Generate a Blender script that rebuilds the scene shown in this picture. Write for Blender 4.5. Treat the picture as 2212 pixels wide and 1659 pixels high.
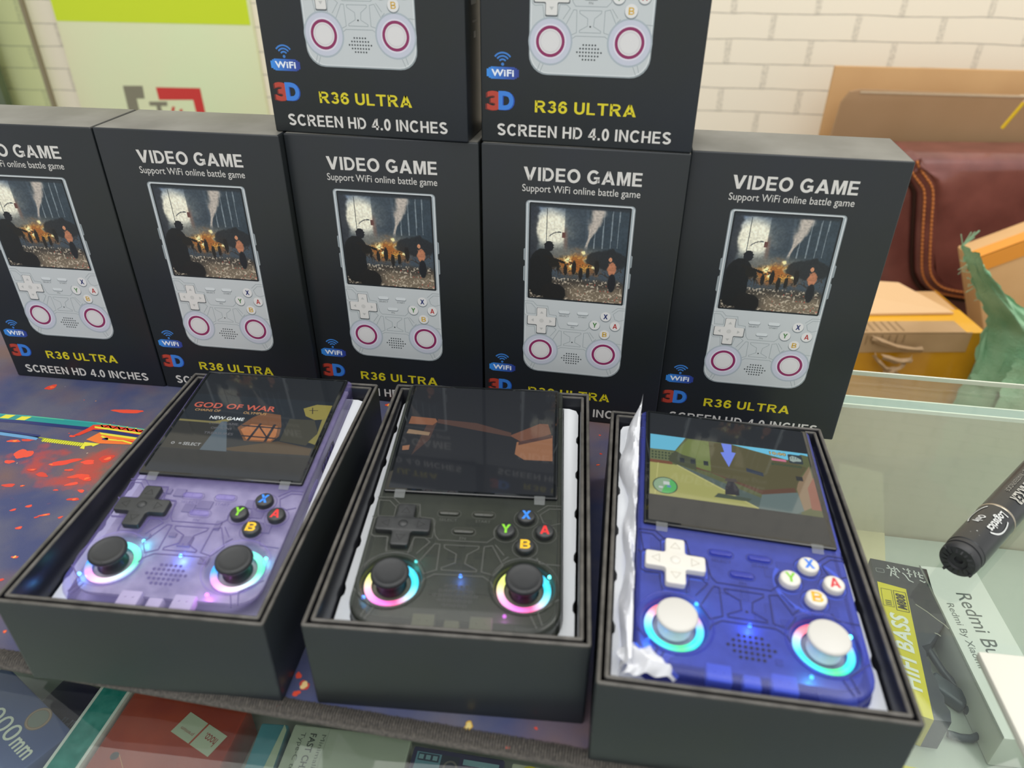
import bpy, bmesh, math, random
import numpy as np
from math import sin, cos, pi, radians, sqrt, atan2
from mathutils import Matrix, Vector, Euler
from mathutils.geometry import tessellate_polygon

for _o in list(bpy.data.objects):
    bpy.data.objects.remove(_o)
SC = bpy.context.scene
COL = SC.collection
Z0 = 0.95                       # height of the desk mat above the shop floor (metres)

# ---------------------------------------------------------------- camera
CAM_F, CAM_TH, CAM_R, CAM_H = 1587.14, 0.566606, 0.008476, 0.26468
cd = bpy.data.cameras.new('camera')
cam = bpy.data.objects.new('camera', cd)
COL.objects.link(cam)
ct, st, cr, sr = cos(CAM_TH), sin(CAM_TH), cos(CAM_R), sin(CAM_R)
FW = Vector((0, ct, -st)); UP = Vector((0, st, ct)); RT = Vector((1, 0, 0))
RI = RT * cr + UP * sr; UI = UP * cr - RT * sr
m = Matrix((RI, UI, -FW)).transposed().to_4x4()
m.translation = Vector((0, 0, CAM_H + Z0))
cam.matrix_world = m
cd.sensor_fit = 'HORIZONTAL'; cd.sensor_width = 36.0
cd.lens = CAM_F / 2212 * 36.0
cd.clip_start = 0.01; cd.clip_end = 50
cd.dof.use_dof = True; cd.dof.focus_distance = 0.44; cd.dof.aperture_fstop = 9.0
SC.camera = cam

# ---------------------------------------------------------------- world, lights, exposure
SC.view_settings.view_transform = 'Standard'
SC.view_settings.look = 'None'
SC.view_settings.exposure = 0.0
SC.view_settings.gamma = 1.0
SC.view_settings.use_curve_mapping = False
W = bpy.data.worlds.new('world'); SC.world = W; W.use_nodes = True
W.node_tree.nodes['Background'].inputs[0].default_value = (0.99, 0.995, 0.98, 1)
W.node_tree.nodes['Background'].inputs[1].default_value = 0.82


def area(name, loc, target, sx, sy, watts, color):
    l = bpy.data.lights.new(name, 'AREA'); l.shape = 'RECTANGLE'
    l.size = sx; l.size_y = sy; l.energy = watts; l.color = color
    o = bpy.data.objects.new(name, l); COL.objects.link(o)
    o.location = Vector(loc) + Vector((0, 0, Z0))
    d = Vector(target) - Vector(loc)
    o.rotation_euler = d.to_track_quat('-Z', 'Y').to_euler()
    return o


area('ceiling_light', (-0.35, 0.35, 1.75), (-0.1, 0.3, 0), 1.8, 0.9, 15, (1.0, 0.98, 0.95))
area('ceiling_light', (0.95, 0.45, 1.75), (0.75, 0.95, 0), 1.2, 0.8, 14, (1.0, 0.97, 0.92))
area('ceiling_light', (0.15, -0.9, 1.6), (0.1, 0.3, 0), 2.0, 1.0, 11, (0.95, 0.98, 1.0))

# ---------------------------------------------------------------- materials


def lin(c):
    if isinstance(c, str):
        c = c.lstrip('#'); c = tuple(int(c[i:i + 2], 16) for i in (0, 2, 4))
    return tuple(((v / 255) / 12.92 if v / 255 <= 0.04045 else ((v / 255 + 0.055) / 1.055) ** 2.4) for v in c)


def rgba(c):
    return (*lin(c), 1.0) if (isinstance(c, str) or max(c) > 1.0) else (*c[:3], 1.0)


def mat(name, color, rough=0.5, metallic=0.0, emit=None, estr=0.0, noise=None, bump=None, coat=0.0, spec=0.5, alpha=None):
    """noise=(scale, colour2, amount) blends a second colour in by a noise; bump=(scale, strength)."""
    M = bpy.data.materials.new(name); M.use_nodes = True
    nt = M.node_tree; b = nt.nodes['Principled BSDF']
    b.inputs['Base Color'].default_value = rgba(color)
    b.inputs['Roughness'].default_value = rough
    b.inputs['Metallic'].default_value = metallic
    b.inputs['Coat Weight'].default_value = coat
    b.inputs['Specular IOR Level'].default_value = spec
    tc = None
    if noise or bump:
        tc = nt.nodes.new('ShaderNodeTexCoord')
    if noise:
        n = nt.nodes.new('ShaderNodeTexNoise'); n.inputs['Scale'].default_value = noise[0]
        n.inputs['Detail'].default_value = 5
        nt.links.new(tc.outputs['Object'], n.inputs['Vector'])
        r = nt.nodes.new('ShaderNodeValToRGB')
        r.color_ramp.elements[0].position = 0.35; r.color_ramp.elements[0].color = rgba(color)
        r.color_ramp.elements[1].position = 0.72
        c2 = rgba(noise[1]); c1 = rgba(color); k = noise[2]
        r.color_ramp.elements[1].color = tuple(c1[i] * (1 - k) + c2[i] * k for i in range(3)) + (1,)
        nt.links.new(n.outputs[0], r.inputs[0]); nt.links.new(r.outputs[0], b.inputs['Base Color'])
    if bump:
        n2 = nt.nodes.new('ShaderNodeTexNoise'); n2.inputs['Scale'].default_value = bump[0]; n2.inputs['Detail'].default_value = 3
        nt.links.new(tc.outputs['Object'], n2.inputs['Vector'])
        bp = nt.nodes.new('ShaderNodeBump'); bp.inputs['Strength'].default_value = bump[1]; bp.inputs['Distance'].default_value = 0.002
        nt.links.new(n2.outputs[0], bp.inputs['Height']); nt.links.new(bp.outputs[0], b.inputs['Normal'])
    if emit is not None:
        b.inputs['Emission Color'].default_value = rgba(emit); b.inputs['Emission Strength'].default_value = estr
    return M


def attr_mat(name, rough=0.5, emission=0.0, spec=0.5, coat=0.0, base=True):
    """colour comes from the mesh's 'Col' attribute (printed inks, lit screens, rainbow rings)"""
    M = bpy.data.materials.new(name); M.use_nodes = True
    nt = M.node_tree; b = nt.nodes['Principled BSDF']
    a = nt.nodes.new('ShaderNodeAttribute'); a.attribute_name = 'Col'
    if base:
        nt.links.new(a.outputs['Color'], b.inputs['Base Color'])
    else:
        b.inputs['Base Color'].default_value = (0.012, 0.013, 0.015, 1)
    b.inputs['Roughness'].default_value = rough
    b.inputs['Specular IOR Level'].default_value = spec
    b.inputs['Coat Weight'].default_value = coat
    if emission:
        nt.links.new(a.outputs['Color'], b.inputs['Emission Color'])
        b.inputs['Emission Strength'].default_value = emission
    return M


def clear_mat(name, tint, body, mix, rough=0.25, spec=0.5):
    """tinted see-through plastic: tinted transparency mixed with a coloured glossy body"""
    M = bpy.data.materials.new(name); M.use_nodes = True
    nt = M.node_tree; b = nt.nodes['Principled BSDF']; out = nt.nodes['Material Output']
    b.inputs['Base Color'].default_value = (*body, 1); b.inputs['Roughness'].default_value = rough
    b.inputs['Specular IOR Level'].default_value = spec
    t = nt.nodes.new('ShaderNodeBsdfTransparent'); t.inputs[0].default_value = (*tint, 1)
    mx = nt.nodes.new('ShaderNodeMixShader'); mx.inputs[0].default_value = mix
    nt.links.new(t.outputs[0], mx.inputs[1]); nt.links.new(b.outputs[0], mx.inputs[2])
    nt.links.new(mx.outputs[0], out.inputs['Surface'])
    return M


def pane_mat(name, tint, rough=0.02, ior=1.5):
    """window glass: Fresnel mix of tinted transparency and mirror reflection"""
    M = bpy.data.materials.new(name); M.use_nodes = True
    nt = M.node_tree; out = nt.nodes['Material Output']
    nt.nodes.remove(nt.nodes['Principled BSDF'])
    t = nt.nodes.new('ShaderNodeBsdfTransparent'); t.inputs[0].default_value = (*tint, 1)
    g = nt.nodes.new('ShaderNodeBsdfGlossy'); g.inputs['Roughness'].default_value = rough
    f = nt.nodes.new('ShaderNodeFresnel')
    # the pane is crossed without bending, so both faces use the outside reflectance
    ge = nt.nodes.new('ShaderNodeNewGeometry'); io = nt.nodes.new('ShaderNodeMix'); io.data_type = 'FLOAT'
    io.inputs[2].default_value = ior; io.inputs[3].default_value = 1 / ior
    nt.links.new(ge.outputs['Backfacing'], io.inputs[0]); nt.links.new(io.outputs[0], f.inputs['IOR'])
    mx = nt.nodes.new('ShaderNodeMixShader')
    nt.links.new(f.outputs[0], mx.inputs[0]); nt.links.new(t.outputs[0], mx.inputs[1]); nt.links.new(g.outputs[0], mx.inputs[2])
    nt.links.new(mx.outputs[0], out.inputs['Surface'])
    return M


PRINT = attr_mat('printed_ink', 0.42)
SCREEN = attr_mat('lit_screen', 0.05, emission=1.15, spec=0.5, base=False)
GLOW = attr_mat('glowing_ring', 0.3, emission=1.6, base=False)

# ---------------------------------------------------------------- mesh builder


class MB:
    def __init__(self):
        self.v = []; self.f = []; self.m = []; self.c = []; self.T = Matrix.Identity(4); self.mi = 0; self.col = None

    def add(self, vs, fs, mi=None, col=None):
        b = len(self.v); T = self.T
        self.v += [tuple(T @ Vector(p)) for p in vs]
        for k, f in enumerate(fs):
            self.f.append([b + i for i in f]); self.m.append(self.mi if mi is None else mi)
            self.c.append(self.col if col is None else col)

    def poly(self, pts, z=0.0, col=None, mi=None):
        pts = [(p[0], p[1], z) for p in pts]
        tr = tessellate_polygon([[Vector(p) for p in pts]])
        fs = []
        for t in tr:
            a, b, c = (Vector(pts[i]) for i in t)
            fs.append(list(t) if (b - a).cross(c - a).z > 0 else list(t)[::-1])
        self.add(pts, fs, mi, col)

    def rect(self, x0, y0, x1, y1, z=0.0, col=None, mi=None):
        self.add([(x0, y0, z), (x1, y0, z), (x1, y1, z), (x0, y1, z)], [[0, 1, 2, 3]], mi, col)

    def box(self, x0, y0, z0, x1, y1, z1, mi=None, col=None):
        vs = [(x, y, z) for z in (z0, z1) for y in (y0, y1) for x in (x0, x1)]
        self.add(vs, [[0, 2, 3, 1], [4, 5, 7, 6], [0, 1, 5, 4], [2, 6, 7, 3], [0, 4, 6, 2], [1, 3, 7, 5]], mi, col)

    def loft(self, loops, cap0=True, cap1=True, mi=None, col=None, mis=None, closed=True):
        n = len(loops[0]); vs = [p for l in loops for p in l]
        for k in range(len(loops) - 1):
            fs = []
            for i in range(n if closed else n - 1):
                j = (i + 1) % n
                fs.append([k * n + i, k * n + j, (k + 1) * n + j, (k + 1) * n + i])
            self.add(vs if False else [vs[t] for t in range(k * n, (k + 2) * n)], [[q - k * n for q in f] for f in fs],
                     mis[k] if mis else mi, col)
        if cap0:
            self.add(loops[0], [list(range(n))[::-1]], mis[0] if mis else mi, col)
        if cap1:
            self.add(loops[-1], [list(range(n))], mis[-1] if mis else mi, col)

    def prism(self, pts, z0, z1, bev=0.0, mi=None, col=None, seg=2):
        """pts CCW; top edge rounded by insetting toward the vertex normals"""
        P = [Vector((p[0], p[1])) for p in pts]; n = len(P)

        def inset(d):
            out = []
            for i in range(n):
                a, b, c = P[i - 1], P[i], P[(i + 1) % n]
                e1 = (b - a).normalized(); e2 = (c - b).normalized()
                n1 = Vector((-e1.y, e1.x)); n2 = Vector((-e2.y, e2.x))
                q = (n1 + n2); q = q / max(0.3, 1 + n1.dot(n2))
                out.append(b + q * d)
            return out
        L = [[(p.x, p.y, z0) for p in P]]
        if bev > 0:
            for k in range(seg + 1):
                a = k / seg * pi / 2
                L.append([(p.x, p.y, z1 - bev + bev * sin(a)) for p in inset(bev * (1 - cos(a)))])
        else:
            L.append([(p.x, p.y, z1) for p in P])
        self.loft(L[:1] + L[1:], cap0=False, cap1=False, mi=mi, col=col)
        self.poly([(p[0], p[1]) for p in L[-1]], z1, col, mi)
        top = self.f
        k0 = len(self.f)
        self.poly([(p[0], p[1]) for p in L[0]], z0, col, mi)
        for q in range(k0, len(self.f)):
            self.f[q] = self.f[q][::-1]

    def lathe(self, prof, n=32, mi=None, col=None, cx=0, cy=0, cap0=False, cap1=True, mis=None):
        L = [[(cx + r * cos(2 * pi * i / n), cy + r * sin(2 * pi * i / n), z) for i in range(n)] for r, z in prof]
        self.loft(L, cap0, cap1, mi, col, mis)

    def tube(self, path, r, n=8, mi=None, col=None, closed=False):
        P = [Vector(p) for p in path]; L = []
        N = None
        for i, p in enumerate(P):
            a = P[i - 1] if (i > 0 or closed) else p; b = P[(i + 1) % len(P)] if (i < len(P) - 1 or closed) else p
            t = (b - a).normalized()
            if N is None:
                N = t.orthogonal().normalized()
            N = (N - t * N.dot(t)).normalized(); B = t.cross(N)
            rr = r[i] if isinstance(r, (list, tuple)) else r
            L.append([tuple(p + (N * cos(2 * pi * k / n) + B * sin(2 * pi * k / n)) * rr) for k in range(n)])
        if closed:
            L.append(L[0])
        self.loft(L, not closed, not closed, mi, col)

    def strip(self, pts, w, z, h=0.0, col=None, mi=None, closed=False):
        """flat (or slightly raised) ribbon along a 2-D polyline"""
        P = [Vector((p[0], p[1])) for p in pts]; n = len(P); A = []; B = []
        for i in range(n):
            a = P[i - 1] if (i > 0 or closed) else P[i]; c = P[(i + 1) % n] if (i < n - 1 or closed) else P[i]
            e1 = (P[i] - a); e2 = (c - P[i])
            if e1.length < 1e-9: e1 = e2
            if e2.length < 1e-9: e2 = e1
            e1.normalize(); e2.normalize()
            n1 = Vector((-e1.y, e1.x)); n2 = Vector((-e2.y, e2.x)); q = (n1 + n2) / max(0.35, 1 + n1.dot(n2))
            A.append(P[i] + q * w / 2); B.append(P[i] - q * w / 2)
        rng = range(n if closed else n - 1)
        vs = [(p.x, p.y, z + h) for p in A] + [(p.x, p.y, z + h) for p in B]
        fs = [[n + i, n + (i + 1) % n, (i + 1) % n, i] for i in rng]
        if h > 0:
            vs += [(p.x, p.y, z) for p in A] + [(p.x, p.y, z) for p in B]
            fs += [[i, (i + 1) % n, 2 * n + (i + 1) % n, 2 * n + i] for i in rng]
            fs += [[n + (i + 1) % n, n + i, 3 * n + i, 3 * n + (i + 1) % n] for i in rng]
        self.add(vs, fs, mi, col)

    def text(self, s, x0, y0, x1, y1, z=0.0, col=None, mi=None, bold=0.0, wrap=None, shear=0.0):
        vs, fs = glyphs(s, bold, shear)
        out = [(x0 + (x1 - x0) * p[0], y0 + (y1 - y0) * p[1], z) for p in vs]
        if wrap:
            out = [wrap(*p) for p in out]
        self.add(out, fs, mi, col)

    def block(self, s, x0, y0, x1, y1, z=0.0, col=None, mi=None, w=.19, gap=.16):
        """heavy grotesque capitals built from strokes, fitted into the given rectangle"""
        adv = 0.0; items = []
        for ch in s:
            g = block_glyph(ch, w); items.append((adv, g)); adv += g[0] + gap
        tot = adv - gap; sx = (x1 - x0) / tot; sy = y1 - y0
        for k, (a, (gw, polys)) in enumerate(items):
            for n_, P in enumerate(polys):
                self.poly([(x0 + (a + p[0]) * sx, y0 + p[1] * sy) for p in P], z, col, mi)

    def build(self, name, mats, parent=None, smooth=35, loc=None):
        me = bpy.data.meshes.new(name)
        me.from_pydata(self.v, [], self.f)
        if not isinstance(mats, (list, tuple)):
            mats = [mats]
        for mm in mats:
            me.materials.append(mm)
        me.polygons.foreach_set('material_index', self.m)
        if any(c is not None for c in self.c):
            a = me.color_attributes.new('Col', 'FLOAT_COLOR', 'CORNER')
            buf = []
            for f, c in zip(self.f, self.c):
                cc = (*lin(c), 1.0) if (c is not None and (isinstance(c, str) or max(c) > 1.0)) else ((*c[:3], 1.0) if c is not None else (1, 1, 1, 1))
                buf += list(cc) * len(f)
            a.data.foreach_set('color', buf)
        bm = bmesh.new(); bm.from_mesh(me)
        bmesh.ops.remove_doubles(bm, verts=bm.verts, dist=1e-6)
        bm.to_mesh(me); bm.free()
        if smooth:
            me.polygons.foreach_set('use_smooth', [True] * len(me.polygons))
            me.set_sharp_from_angle(angle=radians(smooth))
        me.update()
        o = bpy.data.objects.new(name, me); COL.objects.link(o)
        if parent is not None:
            o.parent = parent
        if loc is not None:
            o.location = (loc[0], loc[1], loc[2] + Z0)
        return o


_G = {}


def stroke(P, w, closed=False):
    """quads that thicken a centre line"""
    q = MB(); q.strip(P, w, 0, closed=closed)
    out = []
    for f in q.f:
        pts = [(q.v[i][0], q.v[i][1]) for i in f]
        a = sum(pts[i][0] * pts[(i + 1) % 4][1] - pts[(i + 1) % 4][0] * pts[i][1] for i in range(4))
        out.append(pts if a > 0 else pts[::-1])
    return out


def arc(cx, cy, rx, ry, a0, a1, n=14):
    return [(cx + rx * cos(radians(a0 + (a1 - a0) * k / n)), cy + ry * sin(radians(a0 + (a1 - a0) * k / n))) for k in range(n + 1)]


def block_glyph(c, w):
    h = w / 2; R = lambda a, b, c_, d: [(a, b), (c_, b), (c_, d), (a, d)]
    if c == ' ': return (.22, [])
    if c == '.': return (w, [R(0, 0, w, w)])
    if c == 'I': return (w, [R(0, 0, w, 1)])
    if c == 'L': return (.62, [R(0, 0, w, 1), R(w, 0, .62, w * .85)])
    if c == 'T': return (.78, [R(.39 - h, 0, .39 + h, 1), R(0, 1 - w * .85, .39 - h, 1), R(.39 + h, 1 - w * .85, .78, 1)])
    if c == 'E': return (.68, [R(0, 0, w, 1), R(w, 0, .68, w * .85), R(w, .5 - h * .8, .63, .5 + h * .85), R(w, 1 - w * .85, .66, 1)])
    if c == 'H': return (.76, [R(0, 0, w, 1), R(.76 - w, 0, .76, 1), R(w, .5 - h * .85, .76 - w, .5 + h * .85)])
    if c == 'V': return (.90, [[(.34, 0), (.56, 0), (.24, 1), (0, 1)], [(.34, 0), (.56, 0), (.90, 1), (.66, 1)]])
    if c == 'A': return (.94, [[(0, 0), (.23, 0), (.57, 1), (.36, 1)], [(.71, 0), (.94, 0), (.58, 1), (.37, 1)], R(.24, .20, .70, .37)])
    if c == 'N': return (.78, [R(0, 0, w, 1), R(.78 - w, 0, .78, 1), [(w * .9, .74), (w * .9, 1), (.78 - w * .9, .26), (.78 - w * .9, 0)][::-1]])
    if c == 'M': return (.92, [R(0, 0, w, 1), R(.92 - w, 0, .92, 1), [(w, 1), (w, .68), (.38, 0), (.54, 0), (.29, 1)], [(.92 - w, 1), (.63, 1), (.38, 0), (.54, 0), (.92 - w, .68)]])
    if c == 'X': return (.88, [[(0, 0), (.26, 0), (.86, 1), (.61, 1)], [(.62, 0), (.88, 0), (.27, 1), (.02, 1)]])
    if c == 'Y': return (.88, [R(.44 - h, 0, .44 + h, .45), [(.34, .42), (.54, .42), (.25, 1), (0, 1)], [(.34, .42), (.54, .42), (.88, 1), (.63, 1)]])
    if c in 'O0':
        W = .92 if c == 'O' else .62; return (W, stroke(arc(W / 2, .5, W / 2 - h, .52 - h, 0, 345, 23), w, True))
    if c == 'C': return (.84, stroke(arc(.45, .5, .45 - h, .52 - h, 42, 318, 22), w))
    if c == 'G': return (.88, stroke(arc(.45, .5, .45 - h, .52 - h, 42, 340, 24), w) + [R(.47, .36, .87, .52), R(.87 - w * .9, .1, .87, .40)])
    if c == 'D': return (.80, [R(0, 0, w, 1)] + stroke([(w * .5, h * .9), (.34, h * .9)] + arc(.34, .5, .46 - h, .5 - h * .9, -90, 90) + [(w * .5, 1 - h * .9)], w * .9))
    if c == 'U': return (.76, stroke([(h, 1), (h, .36)] + arc(.38, .36, .38 - h, .375 - h, 180, 360) + [(.76 - h, .36), (.76 - h, 1)], w))
    if c in 'RPB':
        k = [R(0, 0, w, 1)] + stroke([(w * .5, 1 - h * .85), (.44, 1 - h * .85)] + arc(.44, .72, .27 - h * .4, .28 - h * .85, 90, -90) + [(w * .5, .44)], w * .85)
        if c == 'R': k += [[(.34, .40), (.58, 0), (.83, 0), (.56, .44)]]
        if c == 'B': k += stroke([(w * .5, .475), (.46, .475)] + arc(.46, .28, .29 - h * .4, .28 - h * .85, 90, -90) + [(w * .5, h * .85)], w * .85)
        return (.80 if c == 'R' else .76, k)
    if c == 'S':
        return (.74, stroke(arc(.37, .73, .36 - h, .285 - h, 25, 200, 14)[:-1] + arc(.36, .72, .33 - h, .27 - h, 215, 262, 4) + arc(.38, .27, .34 - h, .27 - h, 82, 35, 4) + arc(.37, .28, .37 - h, .30 - h, 20, -158, 14), w))
    if c == '3':
        return (.64, stroke(arc(.31, .735, .30 - h, .285 - h, 160, -80, 14) + [(.30, .53)], w * .95) + stroke([(.26, .535)] + arc(.31, .28, .33 - h, .30 - h, 85, -165, 16), w * .95))
    if c == '6':
        return (.66, stroke(arc(.33, .33, .33 - h, .345 - h, 0, 345, 20), w, True) + stroke(arc(.35, .50, .35 - h, .52 - h, 35, 185, 14), w))
    if c == '4': return (.68, [R(.40, 0, .40 + w, 1), R(0, .20, .68, .36), [(0, .30), (.16, .30), (.52, 1), (.40, 1)]])
    if c == '1': return (.4, [R(.2, 0, .2 + w, 1), [(0, .62), (.2, .76), (.2, 1), (0, .82)]])
    raise KeyError(c)



def glyphs(s, bold=0.0, shear=0.0):
    """filled outlines of a line of text, normalised to the unit box"""
    key = (s, bold, shear)
    if key not in _G:
        c = bpy.data.curves.new('t', 'FONT'); c.body = s; c.size = 1.0; c.offset = bold; c.resolution_u = 4; c.shear = shear
        c.space_character = 1.0 + bold * 2
        o = bpy.data.objects.new('t', c); COL.objects.link(o)
        bpy.context.view_layer.update()
        me = bpy.data.meshes.new_from_object(o.evaluated_get(bpy.context.evaluated_depsgraph_get()))
        vs = [tuple(v.co) for v in me.vertices]; fs = []
        for p in me.polygons:
            f = list(p.vertices)
            fs.append(f if p.normal.z > 0 else f[::-1])
        bpy.data.objects.remove(o); bpy.data.curves.remove(c); bpy.data.meshes.remove(me)
        xs = [v[0] for v in vs]; ys = [v[1] for v in vs]
        x0, x1, y0, y1 = min(xs), max(xs), min(ys), max(ys)
        _G[key] = ([((v[0] - x0) / (x1 - x0), (v[1] - y0) / (y1 - y0)) for v in vs], fs)
    return _G[key]


def rrect(x0, y0, x1, y1, r, n=6, z=0.0, d=0.0):
    """CCW rounded rectangle; r = one radius or (bl, br, tr, tl); d = inset"""
    r = [r] * 4 if not isinstance(r, (list, tuple)) else list(r)
    x0 += d; y0 += d; x1 -= d; y1 -= d; r = [max(q - d, 1e-5) for q in r]
    cs = [(x0 + r[0], y0 + r[0], pi, r[0]), (x1 - r[1], y0 + r[1], 1.5 * pi, r[1]), (x1 - r[2], y1 - r[2], 0, r[2]), (x0 + r[3], y1 - r[3], .5 * pi, r[3])]
    return [(cx + q * cos(a0 + k / n * pi / 2), cy + q * sin(a0 + k / n * pi / 2), z) for cx, cy, a0, q in cs for k in range(n + 1)]


def circ(cx, cy, r, n=32, z=0.0, a0=0.0):
    return [(cx + r * cos(a0 + 2 * pi * k / n), cy + r * sin(a0 + 2 * pi * k / n), z) for k in range(n)]


def rbox(mb, x0, y0, z0, x1, y1, z1, r, mi=None, col=None, n=3, top_mi=None):
    L = []
    for k in range(n + 1):
        a = (1 - k / n) * pi / 2
        L.append(rrect(x0, y0, x1, y1, r, n, z0 + r * (1 - sin(a)), r * (1 - cos(a))))
    for k in range(n + 1):
        a = k / n * pi / 2
        L.append(rrect(x0, y0, x1, y1, r, n, z1 - r * (1 - sin(a)), r * (1 - cos(a))))
    mis = None
    if top_mi is not None:
        mis = [mi or 0] * (len(L) - 1); mis += [top_mi]
        mb.loft(L, True, False, mis=mis[:-1]); mb.add(L[-1], [list(range(len(L[-1])))], top_mi, col)
    else:
        mb.loft(L, True, True, mi, col)


def tag(o, label, cat, group=None, kind=None):
    if label: o['label'] = label
    if cat: o['category'] = cat
    if group: o['group'] = group
    if kind: o['kind'] = kind
    return o


def thing(name, label, cat, loc=(0, 0, 0), rot=(0, 0, 0), group=None):
    o = bpy.data.objects.new(name, None); COL.objects.link(o)
    o.empty_display_size = 0.02
    o.location = (loc[0], loc[1], loc[2] + Z0); o.rotation_euler = rot
    return tag(o, label, cat, group)


def dup(root, loc, rot, label):
    r = root.copy(); COL.objects.link(r)
    r.location = (loc[0], loc[1], loc[2] + Z0); r.rotation_euler = rot; r['label'] = label
    for ch in list(root.children):
        c = ch.copy(); COL.objects.link(c); c.parent = r
        for g in list(ch.children):
            d = g.copy(); COL.objects.link(d); d.parent = c
    return r


rnd = random.Random(7)

# ---------------------------------------------------------------- the room
WALL_Y, WALL_YAW = 1.55, radians(-6)


def wall_material():
    M = bpy.data.materials.new('white_brick_wallpaper'); M.use_nodes = True
    nt = M.node_tree; N = nt.nodes; L = nt.links; b = N['Principled BSDF']
    tc = N.new('ShaderNodeTexCoord'); sx = N.new('ShaderNodeSeparateXYZ'); L.new(tc.outputs['Object'], sx.inputs[0])

    def mt(op, a, bb=None, c=None):
        n = N.new('ShaderNodeMath'); n.operation = op
        for i, v in enumerate((a, bb, c)):
            if v is None: continue
            if isinstance(v, (int, float)): n.inputs[i].default_value = v
            else: L.new(v, n.inputs[i])
        return n.outputs[0]
    wob = N.new('ShaderNodeTexNoise'); wob.inputs['Scale'].default_value = 9; L.new(tc.outputs['Object'], wob.inputs['Vector'])
    wv = mt('MULTIPLY', mt('SUBTRACT', wob.outputs[0], 0.5), 0.006)
    z = mt('ADD', sx.outputs['Z'], wv); x = mt('ADD', sx.outputs['X'], wv)
    rowf = mt('DIVIDE', mt('SUBTRACT', z, 0.0300), 0.0432)
    row = mt('FLOOR', rowf); fz = mt('SUBTRACT', rowf, row)
    par = mt('MODULO', mt('ABSOLUTE', row), 2.0)
    xs = mt('DIVIDE', mt('SUBTRACT', x, mt('ADD', 0.3974, mt('MULTIPLY', par, 0.075))), 0.149)
    fx = mt('SUBTRACT', xs, mt('FLOOR', xs))
    hl = mt('LESS_THAN', mt('ABSOLUTE', mt('SUBTRACT', fz, 0.04)), 0.022)       # thin grey line printed under each course
    vl = mt('LESS_THAN', mt('ABSOLUTE', mt('SUBTRACT', fx, 0.5)), 0.5 - 0.955 + 0.5)
    vj = mt('LESS_THAN', mt('ABSOLUTE', mt('SUBTRACT', fx, 0.04)), 0.038)
    st_ = N.new('ShaderNodeTexNoise'); st_.inputs['Scale'].default_value = 220; st_.inputs['Detail'].default_value = 3
    L.new(tc.outputs['Object'], st_.inputs['Vector'])
    stp = mt('MULTIPLY', vj, mt('MULTIPLY', mt('GREATER_THAN', st_.outputs[0], 0.5), 0.30))
    stp = mt('MAXIMUM', stp, mt('MULTIPLY', vj, 0.12))
    br = N.new('ShaderNodeTexNoise'); br.inputs['Scale'].default_value = 40; L.new(tc.outputs['Object'], br.inputs['Vector'])
    hls = mt('MULTIPLY', hl, mt('ADD', 0.30, mt('MULTIPLY', br.outputs[0], 0.55)))
    fac = mt('MAXIMUM', stp, hls)
    mx = N.new('ShaderNodeMix'); mx.data_type = 'RGBA'
    L.new(fac, mx.inputs[0]); mx.inputs[6].default_value = rgba('#efe6d2'); mx.inputs[7].default_value = rgba('#6a675f')
    L.new(mx.outputs[2], b.inputs['Base Color']); b.inputs['Roughness'].default_value = 0.7
    bp = N.new('ShaderNodeBump'); bp.inputs['Strength'].default_value = 0.25; bp.inputs['Distance'].default_value = 0.003; bp.invert = True
    L.new(fac, bp.inputs['Height']); L.new(bp.outputs[0], b.inputs['Normal'])
    return M


q = MB(); q.box(-2.6, 0, -Z0, 2.6, 0.08, 1.65)
wall = q.build('wall_back', wall_material(), smooth=0, loc=(0, WALL_Y, 0)); wall.rotation_euler = (0, 0, WALL_YAW)
tag(wall, 'white brick patterned back wall of the shop', 'wall', kind='structure')
q = MB(); q.box(-2.8, -1.6, -Z0 - 0.05, 2.8, 1.9, -Z0)
fl = q.build('floor', mat('floor_tiles', '#8d8a84', 0.4, noise=(3, '#a39f96', 0.6)), smooth=0, loc=(0, 0, 0))
tag(fl, 'grey tiled shop floor', 'floor', kind='structure')


def on_wall(s, z, off=0.0):
    """wall coordinates -> world (off = distance in front of the wall)"""
    return Vector((s * cos(WALL_YAW) + off * sin(WALL_YAW), WALL_Y + s * sin(WALL_YAW) - off * cos(WALL_YAW), z))


RX = Matrix.Rotation(pi / 2, 4, 'X')          # drawing plane -> upright, facing -y

# sign board on the wall
sg = thing('sign_board', 'pale green board with a lime band and a grey and red logo, on brick wall', 'sign', on_wall(0, 0, 0.0), (0, 0, WALL_YAW))
q = MB(); q.T = Matrix.Translation((0, -0.012, 0)) @ RX
q.prism([(-0.931, -0.42), (-0.514, -0.42), (-0.519, 0.34), (-0.926, 0.34)], -0.011, 0.0, 0.001)
q.build('board', mat('pale_green_board', '#d6e3b6', 0.3, noise=(2.5, '#e2dbb4', 0.9)), sg)
q = MB(); q.T = Matrix.Translation((0, -0.0122, 0)) @ RX
q.rect(-0.926, 0.0812, -0.5205, 0.339, 0.0002, col='#c9dc1c')
q.build('lime_band', PRINT, sg, smooth=0)
q = MB(); q.T = Matrix.Translation((0, -0.0122, 0)) @ RX
q.poly([(-0.8205, -0.039), (-0.777, -0.038), (-0.779, -0.063), (-0.797, -0.0635), (-0.800, -0.145), (-0.782, -0.1455), (-0.783, -0.168), (-0.8235, -0.168)], 0.0002, col='#7f7b66')
q.poly([(-0.7715, -0.0692), (-0.7311, -0.068), (-0.7325, -0.0765), (-0.747, -0.0769), (-0.747, -0.128), (-0.757, -0.128), (-0.757, -0.0769), (-0.7715, -0.0772)], 0.0002, col='#7f7b66')
q.poly([(-0.7484, -0.0399), (-0.652, -0.0391), (-0.6507, -0.168), (-0.69, -0.168), (-0.69, -0.147), (-0.6693, -0.147), (-0.6725, -0.0626), (-0.7477, -0.0647)], 0.0002, col='#c8302a')
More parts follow.
